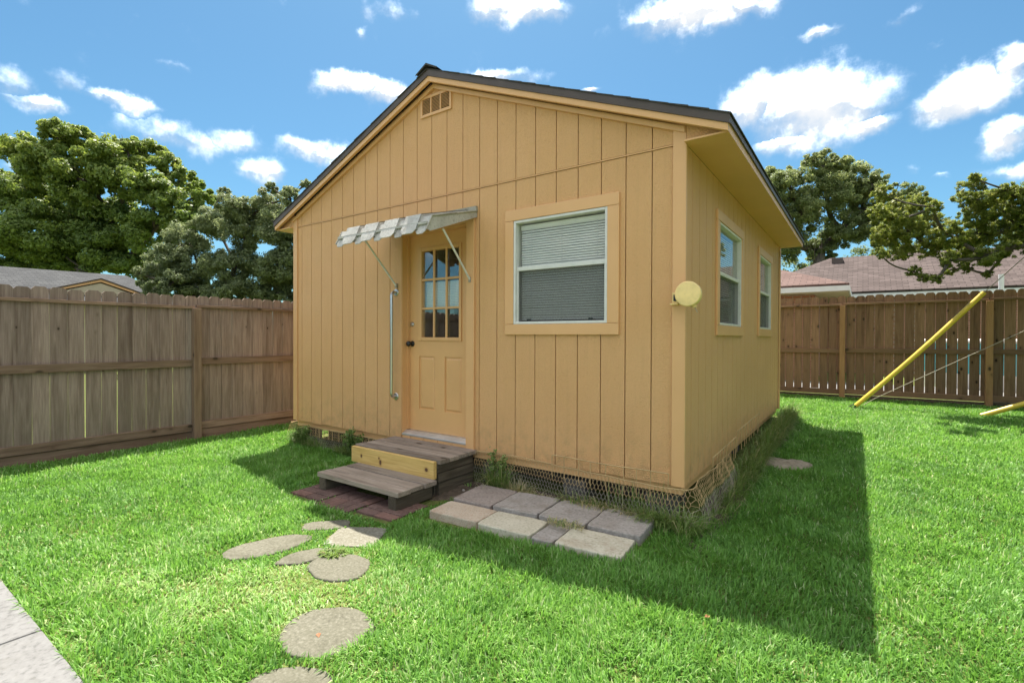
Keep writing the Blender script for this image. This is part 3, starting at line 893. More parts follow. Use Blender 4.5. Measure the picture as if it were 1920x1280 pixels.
# ---- windows
def window_front():
    x0, x1, z0, z1 = WIN
    w_ = thing_part('front_window', shed)
    tr = MB(); o_ = (-1.566, -.4945, 1.076, 2.167)
    for r_, n_ in (((o_[0], o_[1], o_[2], z0 - .001), 'sill_board'), ((o_[0], o_[1], z1 + .001, o_[3]), 'head_casing'), ((o_[0], x0 - .001, z0, z1), 'side_casing'), ((x1 + .001, o_[1], z0, z1), 'side_casing')):
        MB().box(r_[0], r_[1], -.020, -.0005, r_[2] + .0006, r_[3] - .0006).build(n_, M['trim'], w_, .003)
    f_ = MB(); t_ = .022
    for r_ in minus((x0, x1, z0, z1), [(x0 + t_, x1 - t_, z0 + t_, z1 - t_)]): f_.box(r_[0], r_[1], -.014, .085, r_[2], r_[3])
    f_.build('frame', M['white_metal'], w_, .003)
    MB().box(x0 + t_, x1 - t_, .008, .050, 1.633, 1.668).build('meeting_rail', M['white_metal'], w_, .003)
    MB().box(x0 + t_, x1 - t_, .036, .039, 1.668, z1 - t_).build('pane', M['glass'], w_)
    MB().box(x0 + t_, x1 - t_, .046, .049, z0 + t_, 1.633).build('pane', M['glass'], w_)
    MB().box(x0 + t_, x1 - t_, .0205, .0215, z0 + t_, 1.633).build('insect_screen', M['screen'], w_)
    MB().box(x0 + t_, x0 + t_ + .014, .012, .024, z0 + t_, 1.632).build('screen_frame', M['white_metal'], w_)
    MB().box(x1 - t_ - .014, x1 - t_, .012, .024, z0 + t_, 1.632).build('screen_frame', M['white_metal'], w_)
    for cx in (x0 + .13, x1 - .17):
        MB().box(cx, cx + .035, .005, .0195, z0 + t_ + .002, z0 + t_ + .022).build('latch', M['knob'], w_)
    b_ = MB(); z = z0 + .035
    while z < z1 - .075:
        dzr = random.uniform(-.0015, .0015)
        b_.add([(x0 + .034, .062, z + .002 + dzr), (x1 - .034, .062, z + .002), (x1 - .034, .070, z + .0200), (x0 + .034, .070, z + .0200 + dzr)], [(0, 1, 2, 3)])
        z += .0212
    b_.build('blind', M['blind'], w_)
    MB().box(x0 + .032, x1 - .032, .058, .082, z1 - .070, z1 - .034).build('blind_head_rail', M['blind'], w_)
    c_ = MB()
    for cx in (x0 + .14, (x0 + x1) / 2, x1 - .12): c_.box(cx - .0015, cx + .0015, .0585, .0605, z0 + .03, z1 - .07)
    c_.build('blind_cord', M['white_metal'], w_)
def thing_part(name, parent):
    o = bpy.data.objects.new(name, None); COL.objects.link(o); o.empty_display_size = .1
    o.parent = parent; o.matrix_parent_inverse = Matrix.Translation(-parent.matrix_basis.translation)
    return o
window_front()
def window_side(S):
    y0, y1, z0, z1 = S
    w_ = thing_part('side_window', shed)
    o_ = (y0 - .086, y1 + .048 if False else y1 + .088, 1.076, 2.157)
    for r_, n_ in (((o_[0], o_[1], o_[2], z0 - .001), 'sill_board'), ((o_[0], o_[1], z1 + .001, o_[3]), 'head_casing'), ((o_[0], y0 - .001, z0, z1), 'side_casing'), ((y1 + .001, o_[1], z0, z1), 'side_casing')):
        MB().box(.0005, .020, r_[0], r_[1], r_[2] + .0006, r_[3] - .0006).build(n_, M['trim'], w_, .003)
    f_ = MB(); t_ = .022
    for r_ in minus((y0, y1, z0, z1), [(y0 + t_, y1 - t_, z0 + t_, z1 - t_)]): f_.box(-.085, .012, r_[0], r_[1], r_[2], r_[3])
    f_.build('frame', M['white_metal'], w_, .003)
    MB().box(-.050, -.006, y0 + t_, y1 - t_, 1.615, 1.648).build('meeting_rail', M['white_metal'], w_, .003)
    MB().box(-.028, -.025, y0 + t_, y1 - t_, 1.648, z1 - t_).build('pane', M['glass'], w_)
    MB().box(-.048, -.045, y0 + t_, y1 - t_, z0 + t_, 1.615).build('pane', M['glass'], w_)
    MB().box(-.0165, -.0155, y0 + t_, y1 - t_, z0 + t_, 1.615).build('insect_screen', M['screen'], w_)
    b_ = MB(); z = z0 + .035
    while z < z1 - .075:
        b_.add([(-.062, y0 + .034, z + .002), (-.062, y1 - .034, z + .002), (-.070, y1 - .034, z + .0205), (-.070, y0 + .034, z + .0205)], [(0, 1, 2, 3)])
        z += .0212
    b_.build('blind', M['blind'], w_)
window_side(SW1); window_side(SW2)

# ---- metal awning over the door
aw = thing_part('door_awning', shed)
ax0, ax1 = -3.09, -1.895
AZ0, AZ1, AY = 2.225, 2.062, -.60          # top at wall, top at the bend, bend distance
VZ, VY = 1.905, -.675                      # foot of the bent-down front
ns = 9
sw = (ax1 - ax0) / ns
for k in range(ns):
    raised = k % 2 == 1
    d = .024 if raised else 0
    ex = .026 if raised else .0
    a, b = ax0 + k * sw - ex + .001, ax0 + (k + 1) * sw + ex - .001
    a, b = max(a, ax0), min(b, ax1)
    vlo = VZ + (.012 if raised else 0)
    vyl = VY + (.004 if raised else 0)
    cl = .032
    th_ = .003
    def sheet(off):
        dy_, dz_ = off
        return [(a, -.004, AZ0 + d + dz_), (b, -.004, AZ0 + d + dz_), (b, AY + dy_ - d * .6, AZ1 + d + dz_), (a, AY + dy_ - d * .6, AZ1 + d + dz_),
                (b, vyl + (cl * .45) + dy_ - d * .9, vlo + cl + dz_), (a, vyl + (cl * .45) + dy_ - d * .9, vlo + cl + dz_),
                (b - cl, vyl + dy_ - d * .9, vlo + dz_), (a + cl, vyl + dy_ - d * .9, vlo + dz_)]
    top, bot = sheet((0, 0)), sheet((.003, -.004))
    mb = MB()
    mb.add(top + bot, [(0, 1, 2, 3), (3, 2, 4, 5), (5, 4, 6, 7), (8, 11, 10, 9), (11, 13, 12, 10), (13, 15, 14, 12),
                       (0, 3, 11, 8), (3, 5, 13, 11), (5, 7, 15, 13), (7, 6, 14, 15), (6, 4, 12, 14), (4, 2, 10, 12), (2, 1, 9, 10)])
    if raised:      # folded edges down to the low pans
        for xx in (a, b):
            mb.add([(xx, -.004, AZ0 + d), (xx, AY - d * .6, AZ1 + d), (xx, AY, AZ1 - .002), (xx, -.004, AZ0 - .002), (xx, vyl + cl * .45 - d * .9, vlo + cl), (xx, vyl + cl * .45, vlo + cl)], [(0, 1, 2, 3), (1, 4, 5, 2)])
    mb.build('awning_slat', M['awning'], aw)
for xx, mt_ in ((ax0 + .002, 'awning'), (ax1 - .004, 'awning')):
    MB().prism([(-.004, 2.165), (-.004, AZ0 - .004), (AY, AZ1 - .004), (VY + .02, VZ + .035), (VY + .06, VZ + .025)], 'x', xx, xx + .003).build('side_panel', M[mt_], aw)
MB().box(ax0 - .002, ax1 + .004, -.030, -.0025, 2.222, 2.262).build('wall_flashing', M['awning_dirty'], aw)
MB().box(ax0 + .01, ax1 - .01, -.655, -.635, 1.985, 2.005).build('front_bar', M['awning'], aw)
for xx in (ax1 + .002, ax0 - .002):
    MB().tube([(xx, -.01, AZ0 - .004), (xx, AY, AZ1 - .002), (xx, VY + .01, VZ + .03)], .008, 6).build('edge_rail', M['awning_dirty'], aw)
for bx, tx, ty, tz in ((-1.965, -1.925, -.435, 1.985), (-2.968, -2.99, -.46, 2.06)):
    MB().tube([(bx, -.022, 1.588), (tx, ty, tz)], .0095, 8).build('awning_strut', M['white_metal'], aw)
    MB().box(bx - .012, bx + .012, -.032, -.0005, 1.565, 1.612).build('strut_bracket', M['galv'], aw, .002)

# grab bar beside the door
bx, br_ = -2.985, .055
arc = [(bx, -.004, 1.522)]
for k in range(7):
    a = math.pi / 2 * k / 6
    arc.append((bx, -.028 - .042 * math.sin(a), 1.522 - .042 * (1 - math.cos(a))))
arc2 = [(p[0], p[1], .428 + (1.522 - p[2])) for p in arc][::-1]
gb = MB().tube(arc + arc2, .0158, 12).build('grab_bar', M['chrome'], shed, smooth=True)
for z in (1.522, .428):
    MB().lathe([(.038, 0), (.038, .004), (.033, .009), (.018, .010)], (bx, -.0065, z), (0, -1, 0), 20).build('flange', M['chrome'], gb)

# round drum fixture on the corner
dl = thing_part('round_wall_fixture', shed)
MB().lathe([(.060, 0), (.080, .004), (.084, .010), (.084, .060), (.086, .062), (.086, .070), (.080, .076), (.02, .079)], (.052, -.075, 1.352), (.06, -1, .02), 36).build('drum', M['rust_yellow'], dl)
MB().tube([(-.05, -.03, 1.345), (.0, -.06, 1.35), (.052, -.078, 1.352)], .014, 8).build('fixture_arm', M['rust_yellow'], dl)
MB().box(-.083, -.030, -.034, -.0185, 1.300, 1.378).build('bracket', M['rust_yellow'], dl, .003)
MB().box(-.072, -.046, -.040, -.0345, 1.315, 1.36).build('bracket_opening', M['knob'], dl)
MB().box(-.095, -.038, -.050, -.0185, 1.288, 1.298).build('bracket_foot', M['rust_yellow'], dl, .002)
MB().tube([(.085, -.10, 1.285), (.092, -.10, 1.262)], .016, 8).build('fixture_nub', M['rust_yellow'], dl)
MB().tube([(.092, -.10, 1.262), (.108, -.11, 1.238), (.112, -.11, 1.228)], .0025, 5).build('loose_wire', M['galv'], dl)

# ------------------------------------------------------------------ wooden steps
st1 = thing('deck_step', 'weathered deck box step with new yellow pine front board at the door', 'step', (-2.44, -.28, -.3))
bw = .1275
for k in range(4):
    y1 = -.012 - k * bw
    e0, e1 = random.uniform(-.012, .012), random.uniform(-.02, .02)
    MB().box(-3.0 + e0, -1.895 + e1, y1 - bw + .012, y1, -.024, .012 + random.uniform(-.003, .003)).build('deck_board', M['deck'], st1, .004)
MB().box(-2.992, -1.905, -.562, -.526, -.142, .004).build('front_board', M['pine'], st1, .002)
for xx, s in ((-2.985, 1), (-1.945, 1)):
    for k, (z0, z1) in enumerate(((-.098, -.028), (-.185, -.106), (-.30, -.193))):
        j = random.uniform(-.012, .006)
        MB().box(xx + j, xx + .036 + j, -.52 + .02 * k, -.04 + .01 * k, z0, z1).build('side_timber', M['deck_end'], st1, .003)
MB().box(-2.94, -1.96, -.50, -.46, -.30, -.03).build('inner_timber', M['deck_end'], st1)
st2 = thing('step_platform', 'low grey plank step on two timber blocks below the yellow board', 'step', (-2.4, -.78, -.3))
bw = .1465
for k in range(3):
    y1 = -.558 - k * bw
    e0, e1 = random.uniform(-.01, .01), random.uniform(-.02, .015)
    MB().box(-2.90 + e0, -1.885 + e1, y1 - bw + .011, y1, -.180, -.142 + random.uniform(-.003, .003)).build('step_plank', M['deck'], st2, .004)
for xx in (-2.885, -1.985):
    MB().box(xx, xx + .09, -.985, -.585, -.288, -.181).build('timber_block', M['deck_end'], st2, .006)

# ------------------------------------------------------------------ paving
brm = MB().box(-.0965, .0965, -.0455, .0455, -.012, .012).mesh('brick')
M_b = [M['brick_red'], M['brick_red'], M['brick_pale']]
def brick_paver(cx, cy, rz, label, tilt=0):
    z = gzf(cx, cy)
    t_ = thing('brick_paver', label, 'paver', (cx, cy, z - .03), 'red brick pattern pavers by the steps')
    def place(o):
        o.matrix_parent_inverse = Matrix.Identity(4)
    o = MB().box(-.198, .198, -.198, .198, -.03, .034).build('paver_base', M['brick_red'], t_, .004); place(o)
    for i in range(2):
        for j in range(4):
            me = brm.copy(); me.materials.clear(); me.materials.append(random.choice(M_b))
            b = link('brick', me, None, t_, .003); place(b)
            b.location = ((i - .5) * .198, (j - 1.5) * .0985, .0385 + random.uniform(-.002, .002))
    t_.rotation_euler = (R(tilt), 0, R(rz))
brick_paver(-2.80, -.985, 2, 'red brick pattern paver under the left block of the low step')
brick_paver(-2.385, -1.03, 93, 'red brick pattern paver between two others before the low step')
brick_paver(-1.975, -.945, 3, 'red brick pattern paver under the right block, beside cream slabs')

pv = thing_loc = Vector((-.14, -.105, 0))
uD = Vector((-.9972, -.0747, 0)); vD = Vector((.0747, -.9972, 0))
def paver(u0, u1, v0, v1, top, mat, label, tilt=(0, 0), bev=.007):
    g_ = .006
    prr = random.Random(int(u0 * 1000 + v0 * 77))
    c = pv + uD * (u0 + u1) / 2 + vD * (v0 + v1) / 2
    hw, hd = (u1 - u0) / 2 - g_, (v1 - v0) / 2 - g_
    rot = prr.uniform(-.012, .012)
    mb = MB()
    # plan outline with worn corners and slightly wavy edges
    pts = []
    for (sx, sy), (ex, ey) in (((-1, -1), (1, -1)), ((1, -1), (1, 1)), ((1, 1), (-1, 1)), ((-1, 1), (-1, -1))):
        for k in range(6):
            f_ = k / 6
            x, y = sx + (ex - sx) * f_, sy + (ey - sy) * f_
            n_ = prr.uniform(-.004, .004) if k else prr.uniform(-.008, -.002)
            pts.append((x * (hw + n_), y * (hd + n_)))
    mb.prism(pts, 'z', -.075, 0)
    o = mb.build('concrete_paver', mat, None, bev)
    o.location = (c.x, c.y, top)
    o.rotation_euler = (tilt[0], tilt[1], math.atan2(-uD.y, -uD.x) + rot)
    tag(o, label, 'paver', 'concrete pavers beside the steps')
    return o
cols = [('paver_grey', 'smooth grey paver at the lawn end of the back row, beside wire mesh'), ('paver_grey', 'grey paver second from the lawn end of the back row'),
        ('paver_grey', 'pale grey paver next to the dark brownish one in the back row'), ('paver_mauve', 'dark brownish grey paver at the steps end of the back row')]
ue = [.012, .398, .766, 1.162, 1.540]
for k, (c_, lb) in enumerate(cols):
    paver(ue[k], ue[k + 1], -.016, .414, -.221 - (.004 if k == 3 else .003 * (k % 2)), M[c_], lb, (random.uniform(-.01, .01), random.uniform(-.01, .012)))
paver(.036, .480, .420, .742, -.240, M['paver_cream'], 'cream paver with grass clippings at the lawn end of the front row', (.004, .01))
paver(.480, .655, .420, .738, -.246, M['paver_grey'], 'narrow half paver between two cream ones, partly grown over', (.0, -.01))
paver(.655, 1.092, .418, .722, -.242, M['paver_cream'], 'cream paver between rust speckled slab and half paver', (.006, .0))
paver(1.092, 1.542, .412, .70, -.244, M['paver_rust'], 'rust speckled cream paver at the steps end of the front row', (.0, .008))

STONES = []
def round_stone(cx, cy, rx, ry, mat, label, seed, n=40, top=.012, wob=.03, rot=0):
    rr = random.Random(seed)
    ph = [rr.uniform(0, 6.28) for _ in range(4)]
    z = gzf(cx, cy)
    mb = MB(); rings = []
    for f_, h in ((1.0, -.04), (1.0, top - .008), (.985, top - .002), (.95, top), (.6, top + .003)):
        ring = []
        for k in range(n):
            a = 2 * math.pi * k / n
            q = 1 + wob * (math.sin(2 * a + ph[0]) + .6 * math.sin(3 * a + ph[1]) + .5 * math.sin(5 * a + ph[2]) + .3 * math.sin(9 * a + ph[3])) + rr.uniform(-.006, .006)
            x, y = rx * q * f_ * math.cos(a), ry * q * f_ * math.sin(a)
            ring.append((x * math.cos(rot) - y * math.sin(rot), x * math.sin(rot) + y * math.cos(rot), h + rr.uniform(-.001, .001)))
        rings.append(ring)
    vs_ = [p for r_ in rings for p in r_]
    fs = [(i * n + k, i * n + (k + 1) % n, (i + 1) * n + (k + 1) % n, (i + 1) * n + k) for i in range(len(rings) - 1) for k in range(n)]
    fs.append(tuple(range((len(rings) - 1) * n, len(rings) * n)))
    mb.add(vs_, fs)
    o = mb.build('stepping_stone', mat, None)
    o.data.shade_smooth()
    o.location = (cx, cy, z)
    tag(o, label, 'stepping stone', 'stepping stones across the lawn')
    STONES.append((cx, cy, rx, ry, rot))
    return o
round_stone(-.955, -2.235, .205, .200, M['stone'], 'round aggregate stepping stone with a small brown leaf on it', 1)
round_stone(-.715, -2.60, .205, .200, M['stone'], 'round stepping stone next to the leaf strewn one, towards the patio', 2)
round_stone(-1.445, -1.815, .185, .165, M['stone'], 'round stepping stone beside a small weed tuft, before the chalk marked slab', 3, wob=.05)
round_stone(-2.06, -1.905, .25, .145, M['stone'], 'oval stepping stone standing apart in the grass', 4, wob=.05, rot=1.25)
round_stone(-1.735, -1.855, .16, .085, M['stone'], 'narrow half buried stone between the round and oval ones', 5, wob=.08, rot=1.3)
def square_stone(cx, cy, hx, hy, rz, mat, label):
    mb = MB(); pts = []
    rr = random.Random(int(cx * 100))
    for (sx, sy), (ex, ey) in (((-1, -1), (1, -1)), ((1, -1), (1, 1)), ((1, 1), (-1, 1)), ((-1, 1), (-1, -1))):
        for k in range(6):
            x, y = sx + (ex - sx) * k / 6, sy + (ey - sy) * k / 6
            n_ = rr.uniform(-.008, .004) - (.015 if k == 0 else 0)
            pts.append((x * (hx + n_), y * (hy + n_)))
    o = mb.prism(pts, 'z', -.05, .011).build('stepping_stone', mat, None, .006)
    o.location = (cx, cy, gzf(cx, cy)); o.rotation_euler = (0, 0, R(rz))
    tag(o, label, 'stepping stone', 'stepping stones across the lawn')
    STONES.append((cx, cy, hx * 1.1, hy * 1.1, R(rz)))
square_stone(-1.745, -1.47, .175, .165, 31, M['stone_white'], 'squarish stepping stone with white chalky streaks')
square_stone(-2.085, -1.46, .085, .16, -42, M['stone'], 'slim slab beside the chalk streaked stone, near the brick pavers')

# ------------------------------------------------------------------ fences
def picket_mesh(w_, h, t=.016):
    ear = .028
    return MB().prism([(-w_ / 2, 0), (w_ / 2, 0), (w_ / 2, h - ear), (w_ / 2 - ear, h), (-w_ / 2 + ear, h), (-w_ / 2, h - ear)], 'x', -t / 2, t / 2).mesh('picket')
pm = picket_mesh(.138, 1.80)
fl = thing('wooden_fence', 'weathered grey picket fence with tight boards, before the grey roofed house', 'fence', (-6.05, -1, -.27))
y = -4.75
k = 0
while y < 5.2:
    o = link('picket', pm, M['fence_grey'], fl)
    o.location = (-6.045 + random.uniform(-.003, .003), y, -.235 + .008 * (y + 2) + random.uniform(-.008, .008))
    o.rotation_euler = (random.uniform(-.004, .004), 0, random.uniform(-.02, .02))
    o.scale = (1, random.uniform(.97, 1.035), 1)
    y += .1435 + (.006 if random.random() < .06 else 0)
yp = [-3.12, -.68, 1.76, 4.2]
for a_, b_ in zip([-4.9] + yp, yp + [5.3]):
    for z0, h, pro in ((-.165, .09, .036), (.665, .088, .036)):
        dz = .008 * ((a_ + b_) / 2 + 2)
        MB().box(-6.036, -6.036 + pro, a_ + .047, b_ - .047, z0 + dz, z0 + h + dz).build('rail', M['fence_rail_grey'], fl, .003)
    MB().box(-6.036, -6.004, a_ + .012, b_ - .012, 1.405 + dz, 1.440 + dz).build('top_rail', M['fence_rail_grey'], fl, .003)
    MB().box(-6.034, -6.014, a_ + .02, b_ - .02, -.36, -.172 + dz).build('rot_board', M['fence_rail_grey'], fl)
for y in yp:
    MB().box(-6.034, -5.948, y - .044, y + .044, -.40, 1.402 + .008 * (y + 2)).build('post', M['post_grey'], fl, .004)
pm2 = picket_mesh(.137, 1.83)
pm2.transform(Matrix.Rotation(R(90), 4, 'Z'))
fr_ = thing('wooden_fence', 'brown knotty picket fence with light showing through the gaps, behind the shed', 'fence', (1.5, 8.15, -.13))
def ftop(x): return .05 + .006 * (x - 1)
x = -6.0
while x < 7.2:
    o = link('picket', pm2, M['fence_brown'], fr_)
    o.location = (x, 8.155 + random.uniform(-.003, .003), ftop(x) + random.uniform(-.012, .012))
    o.rotation_euler = (0, random.uniform(-.004, .004), random.uniform(-.02, .02))
    o.scale = (random.uniform(.96, 1.02), 1, 1)
    x += .149
xp = [-4.08, -1.72, .72, 2.82, 5.2]
for a_, b_ in zip([-6.0] + xp, xp + [7.3]):
    dz = .006 * ((a_ + b_) / 2 - 1)
    for z0, h in ((-.035, .098), (.775, .085)):
        MB().box(a_ + .047, b_ - .047, 8.106, 8.144, z0 + dz, z0 + h + dz).build('rail', M['fence_rail_brown'], fr_, .003)
    MB().box(a_ + .006, b_ - .006, 8.092, 8.144, 1.70 + dz, 1.738 + dz).build('top_rail', M['fence_rail_brown'], fr_, .003)
    MB().box(a_ + .048, b_ - .048, 8.12, 8.143, -.26, -.045 + dz).build('rot_board', M['deck_end'], fr_)
for x in xp:
    MB().box(x - .046, x + .046, 8.05, 8.142, -.30, 1.698 + .006 * (x - 1)).build('post', M['post_brown'], fr_, .004)

# ------------------------------------------------------------------ guy wires with yellow guards
POLE = Vector((7.6, 7.9, 0))
gA = Vector((.955, 6.55, -.075)); gB = Vector((2.585, 7.0, 1.775)); gdir = (gB - gA)
gt = thing('guy_wire_guard', 'long yellow tube guard leaning over a guy wire before the brown fence', 'wire guard', (.955, 6.55, -.1), 'yellow guards on guy wires')
gp = []
for k in range(9):
    f_ = k / 8
    p = gA.lerp(gB, f_); p.z -= .035 * math.sin(math.pi * f_)
    gp.append(p)
MB().tube(gp, [.036] * 9, 14).build('tube', M['yellow_tube'], gt, smooth=False)
MB().tube([gA - gdir * .05, gA + gdir * .02], .012, 8).build('anchor_rod', M['black_metal'], gt)
ey = []
for k in range(17):
    a = 2 * math.pi * k / 16
    ey.append(gA + Vector((0, 0, .03)) - gdir * .035 + gdir.normalized() * .075 * math.cos(a) + Vector((.25, -.9, .3)).normalized().cross(gdir.normalized()) * .034 * math.sin(a))
MB().tube(ey, .009, 6).build('anchor_eye', M['black_metal'], gt)
MB().tube([gA - gdir * .08, gA - gdir * .10 - Vector((.06, .05, .06))], .014, 8).build('anchor_stake', M['black_metal'], gt)
up_ = MB().tube([(7.4, 8.42, -.3), (7.4, 8.42, 4), (7.4, 8.42, 9.2)], [.15, .135, .11], 16).build('utility_pole', M['bark'])
tag(up_, 'brown wooden utility pole beyond the juniper, holding the guy wires', 'pole')
wr = MB().tube([gA, gB, gA + gdir * 2.6, gA + gdir * 3.88], .006, 6).build('guy_wire', M['galv'])
tag(wr, 'steel guy wire rising from the long yellow guard into the juniper', 'wire')
w2 = MB().tube([(1.06, 6.62, -.06), (1.22, 6.7, .055), (3.05, 7.1, 1.175), (7.25, 8.3, 3.75)], .0055, 6).build('guy_wire', M['galv'])
tag(w2, 'thin lower guy wire crossing in front of the brown fence', 'wire')
hA = Vector((2.50, 6.55, -.10)); hB = Vector((4.65, 6.9, .86)); hd = hB - hA
ht = thing('guy_wire_guard', 'low lying yellow tube guard at a shallow slope near the lawn', 'wire guard', (2.5, 6.55, -.12), 'yellow guards on guy wires')
MB().tube([hA, hB], .036, 14).build('tube', M['yellow_tube'], ht)
MB().tube([hA - hd * .05, hA + hd * .02], .011, 8).build('anchor_rod', M['black_metal'], ht)
w3 = MB().tube([hA, hB, (7.25, 8.25, 2.05)], .006, 6).build('guy_wire', M['galv'])
tag(w3, 'guy wire running on from the low yellow guard', 'wire')

# ------------------------------------------------------------------ wire mesh skirt round the shed foot
def hex_skirt(path, top, bot, label, name='wire_mesh', cell=.031, r=.0012):
    """path: (x,y,lean) along the ground; wires of a hexagonal netting between bot(s) and top(s)"""
    P = [Vector((p[0], p[1], 0)) for p in path]
    seg = [0]
    for a, b in zip(P[:-1], P[1:]): seg.append(seg[-1] + (b - a).length)
    LNG = seg[-1]
    def pos(s, v):
        s = min(max(s, 0), LNG)
        i = max(j for j in range(len(seg)) if seg[j] <= s + 1e-9)
        i = min(i, len(P) - 2)
        f_ = (s - seg[i]) / max(seg[i + 1] - seg[i], 1e-6)
        p = P[i].lerp(P[i + 1], f_)
        lean = path[i][2] * (1 - f_) + path[i + 1][2] * f_
        d = (P[i + 1] - P[i]).normalized(); nrm = Vector((d.y, -d.x, 0))
        zt_, zb_ = top(s), bot(p.x, p.y)
        bul = math.sin(math.pi * v) * .018 + .010 * math.sin(s * 7.1 + v * 2) + .006 * math.sin(s * 23)
        return Vector((p.x, p.y, zb_ + (zt_ - zb_) * v)) + nrm * (lean * (1 - v) + bul)
    H = .26
    rows = int(H / (cell * .86)); colsN = int(LNG / cell)
    mb = MB(); mt = MB()
    def wire(a, b, v):
        a, b = Vector(a), Vector(b)
        t = (b - a)
        if t.length < 1e-5: return
        t.normalize()
        u_ = t.cross(Vector((.31, .52, .79))).normalized(); w__ = t.cross(u_)
        vs_ = [q + (u_ * math.cos(k * 2.0944) + w__ * math.sin(k * 2.0944)) * (r * 1.15 if v > .58 else r) for q in (a, b) for k in range(3)]
        (mt if v > .58 else mb).add(vs_, [(0, 1, 4, 3), (1, 2, 5, 4), (2, 0, 3, 5)])
    for j in range(rows):
        v0, v1, v2 = j / rows, (j + .35) / rows, (j + 1) / rows
        for i in range(colsN):
            s0 = (i + (.5 if j % 2 else 0)) * cell
            a = pos(s0, v0); b = pos(s0, v1)
            wire(a, b, v0)
            wire(b, pos(s0 + cell / 2, v2), v1); wire(b, pos(s0 - cell / 2, v2), v1)
    t_ = thing(name, label, 'wire mesh', (path[0][0], path[0][1], -.3), 'hexagonal wire netting round the shed foot')
    mb.build('netting', M['galv'], t_)
    mt.build('painted_netting', M['wire_tan'], t_)
    sel = MB().tube([pos(s, 1.0) for s in np.linspace(0, LNG, int(LNG / .06) + 2)], .0035, 5)
    sel.build('selvedge', M['wire_tan'], t_)
hex_skirt([(-4.93, .10, .02), (-4.92, -.03, .05), (-4.2, -.035, .04), (-3.5, -.03, .03), (-3.04, -.03, .02)], lambda s: -.035 + .004 * math.sin(s * 5) - .012 * s, lambda x, y: gzf(x, y) - .005,
          'wire netting under the wall on the far side of the steps')
hex_skirt([(-1.87, -.035, .02), (-1.3, -.04, .03), (-.9, -.05, .05), (-.4, -.05, .06), (-.01, -.055, .08), (.05, -.03, .085), (.065, .06, .085), (.07, .5, .09), (.06, 1.25, .08)],
          lambda s: .012 + .012 * math.sin(s * 3.1) - .02 * min(1, s / 1.9) + (.02 if s > 2.1 else 0), lambda x, y: gzf(x, y) - .005,
          'wire netting from the steps round the lawn corner of the shed')

def wire_panel(pts, h0, n, label, seed, mat='wire_tan', drop=.16):
    rr = random.Random(seed)
    t_ = thing('wire_border', label, 'wire border', pts[0], 'wire border panels against the shed foot')
    a, b = Vector(pts[0]), Vector(pts[1])
    def top(f_): return a.lerp(b, f_) + Vector((0, 0, h0))
    MB().tube([top(f_) + Vector((0, 0, rr.uniform(-.004, .004))) for f_ in np.linspace(0, 1, 6)], .0042, 5).build('top_wire', M[mat], t_)
    for k in range(n):
        f_ = k / (n - 1) + (rr.uniform(-.02, .02) if 0 < k < n - 1 else 0)
        q = top(f_)
        MB().tube([q, q + Vector((rr.uniform(-.008, .008), 0, -drop))], .0032, 4).build('upright', M[mat], t_)
wire_panel([(-1.07, -.03, -.10), (-.10, -.035, -.10)], .178, 9, 'tan wire border panel against the front wall by the lawn corner', 2, drop=.19)
wire_panel([(-4.45, -.05, -.16), (-3.3, -.05, -.17)], .125, 14, 'tan wire border panel low on the wall beyond the steps', 3, drop=.12)
wire_panel([(.065, .55, -.08), (.065, 1.45, -.06)], .185, 8, 'wire border panel leaning on the side wall below the first side window', 4, drop=.2)
wire_panel([(.07, 1.5, -.02), (.07, 2.7, .0)], .19, 9, 'wire border panel along the side wall between its two windows', 5, drop=.2)

# ------------------------------------------------------------------ neighbouring houses
def quad_uv(mb_name, polys, mat, parent):
    """roof planes: each polygon gets UVs in metres, U along the eave and V up the slope"""
    vs_, fs = [], []
    uvs = []
    for poly in polys:
        P = [Vector(p) for p in poly]
        n_ = (P[1] - P[0]).cross(P[2] - P[0]).normalized()
        e = Vector((0, 0, 1)).cross(n_).normalized(); u_ = n_.cross(e)
        off = len(vs_)
        vs_ += [tuple(p) for p in P] + [tuple(p - n_ * .06) for p in P]
        k = len(P)
        fs.append(tuple(range(off, off + k)))
        fs.append(tuple(range(off + k, off + 2 * k))[::-1])
        for i in range(k):
            fs.append((off + i, off + k + i, off + k + (i + 1) % k, off + (i + 1) % k))
        uvs.append((off, e, u_))
    me = bpy.data.meshes.new(mb_name); me.from_pydata(vs_, [], fs); me.update()
    uvl = me.uv_layers.new(name='UVMap')
    for poly in me.polygons:
        off, e, u_ = [q for q in uvs if q[0] <= min(poly.vertices)][-1]
        for li in poly.loop_indices:
            co = me.vertices[me.loops[li].vertex_index].co
            uvl.data[li].uv = (co.dot(e), co.dot(u_))
    return link(mb_name, me, mat, parent)

# right: hipped wing in front of a long hipped main roof
hr = thing('brick_house', 'brick house with brown shingle hip roofs and white eaves behind the brown fence', 'house', (1, 16, -.12))
ez = 2.5
quad_uv('wing_roof', [[(-7.0, 12.0, ez), (.75, 12.05, ez), (-1.9, 14.55, ez + .98), (-7.0, 14.55, ez + .98)],
                      [(.75, 12.05, ez), (.75, 17.2, ez), (-1.9, 14.75, ez + .98), (-1.9, 14.55, ez + .98)]], M['roof_wing'], hr)
MB().box(-7.0, .77, 12.0, 12.035, ez - .20, ez - .065).build('fascia', M['white_trim'], hr)
MB().box(.735, .77, 12.04, 17.2, ez - .20, ez - .065).build('fascia', M['white_trim'], hr)
MB().box(-7.0, .73, 12.04, 17.2, ez - .22, ez - .202).build('soffit', M['beige_wall'], hr)
MB().box(-7.0, -.05, 12.55, 17, -.2, ez - .225).build('wing_wall', M['brick_wall'], hr)
rz_ = 4.22
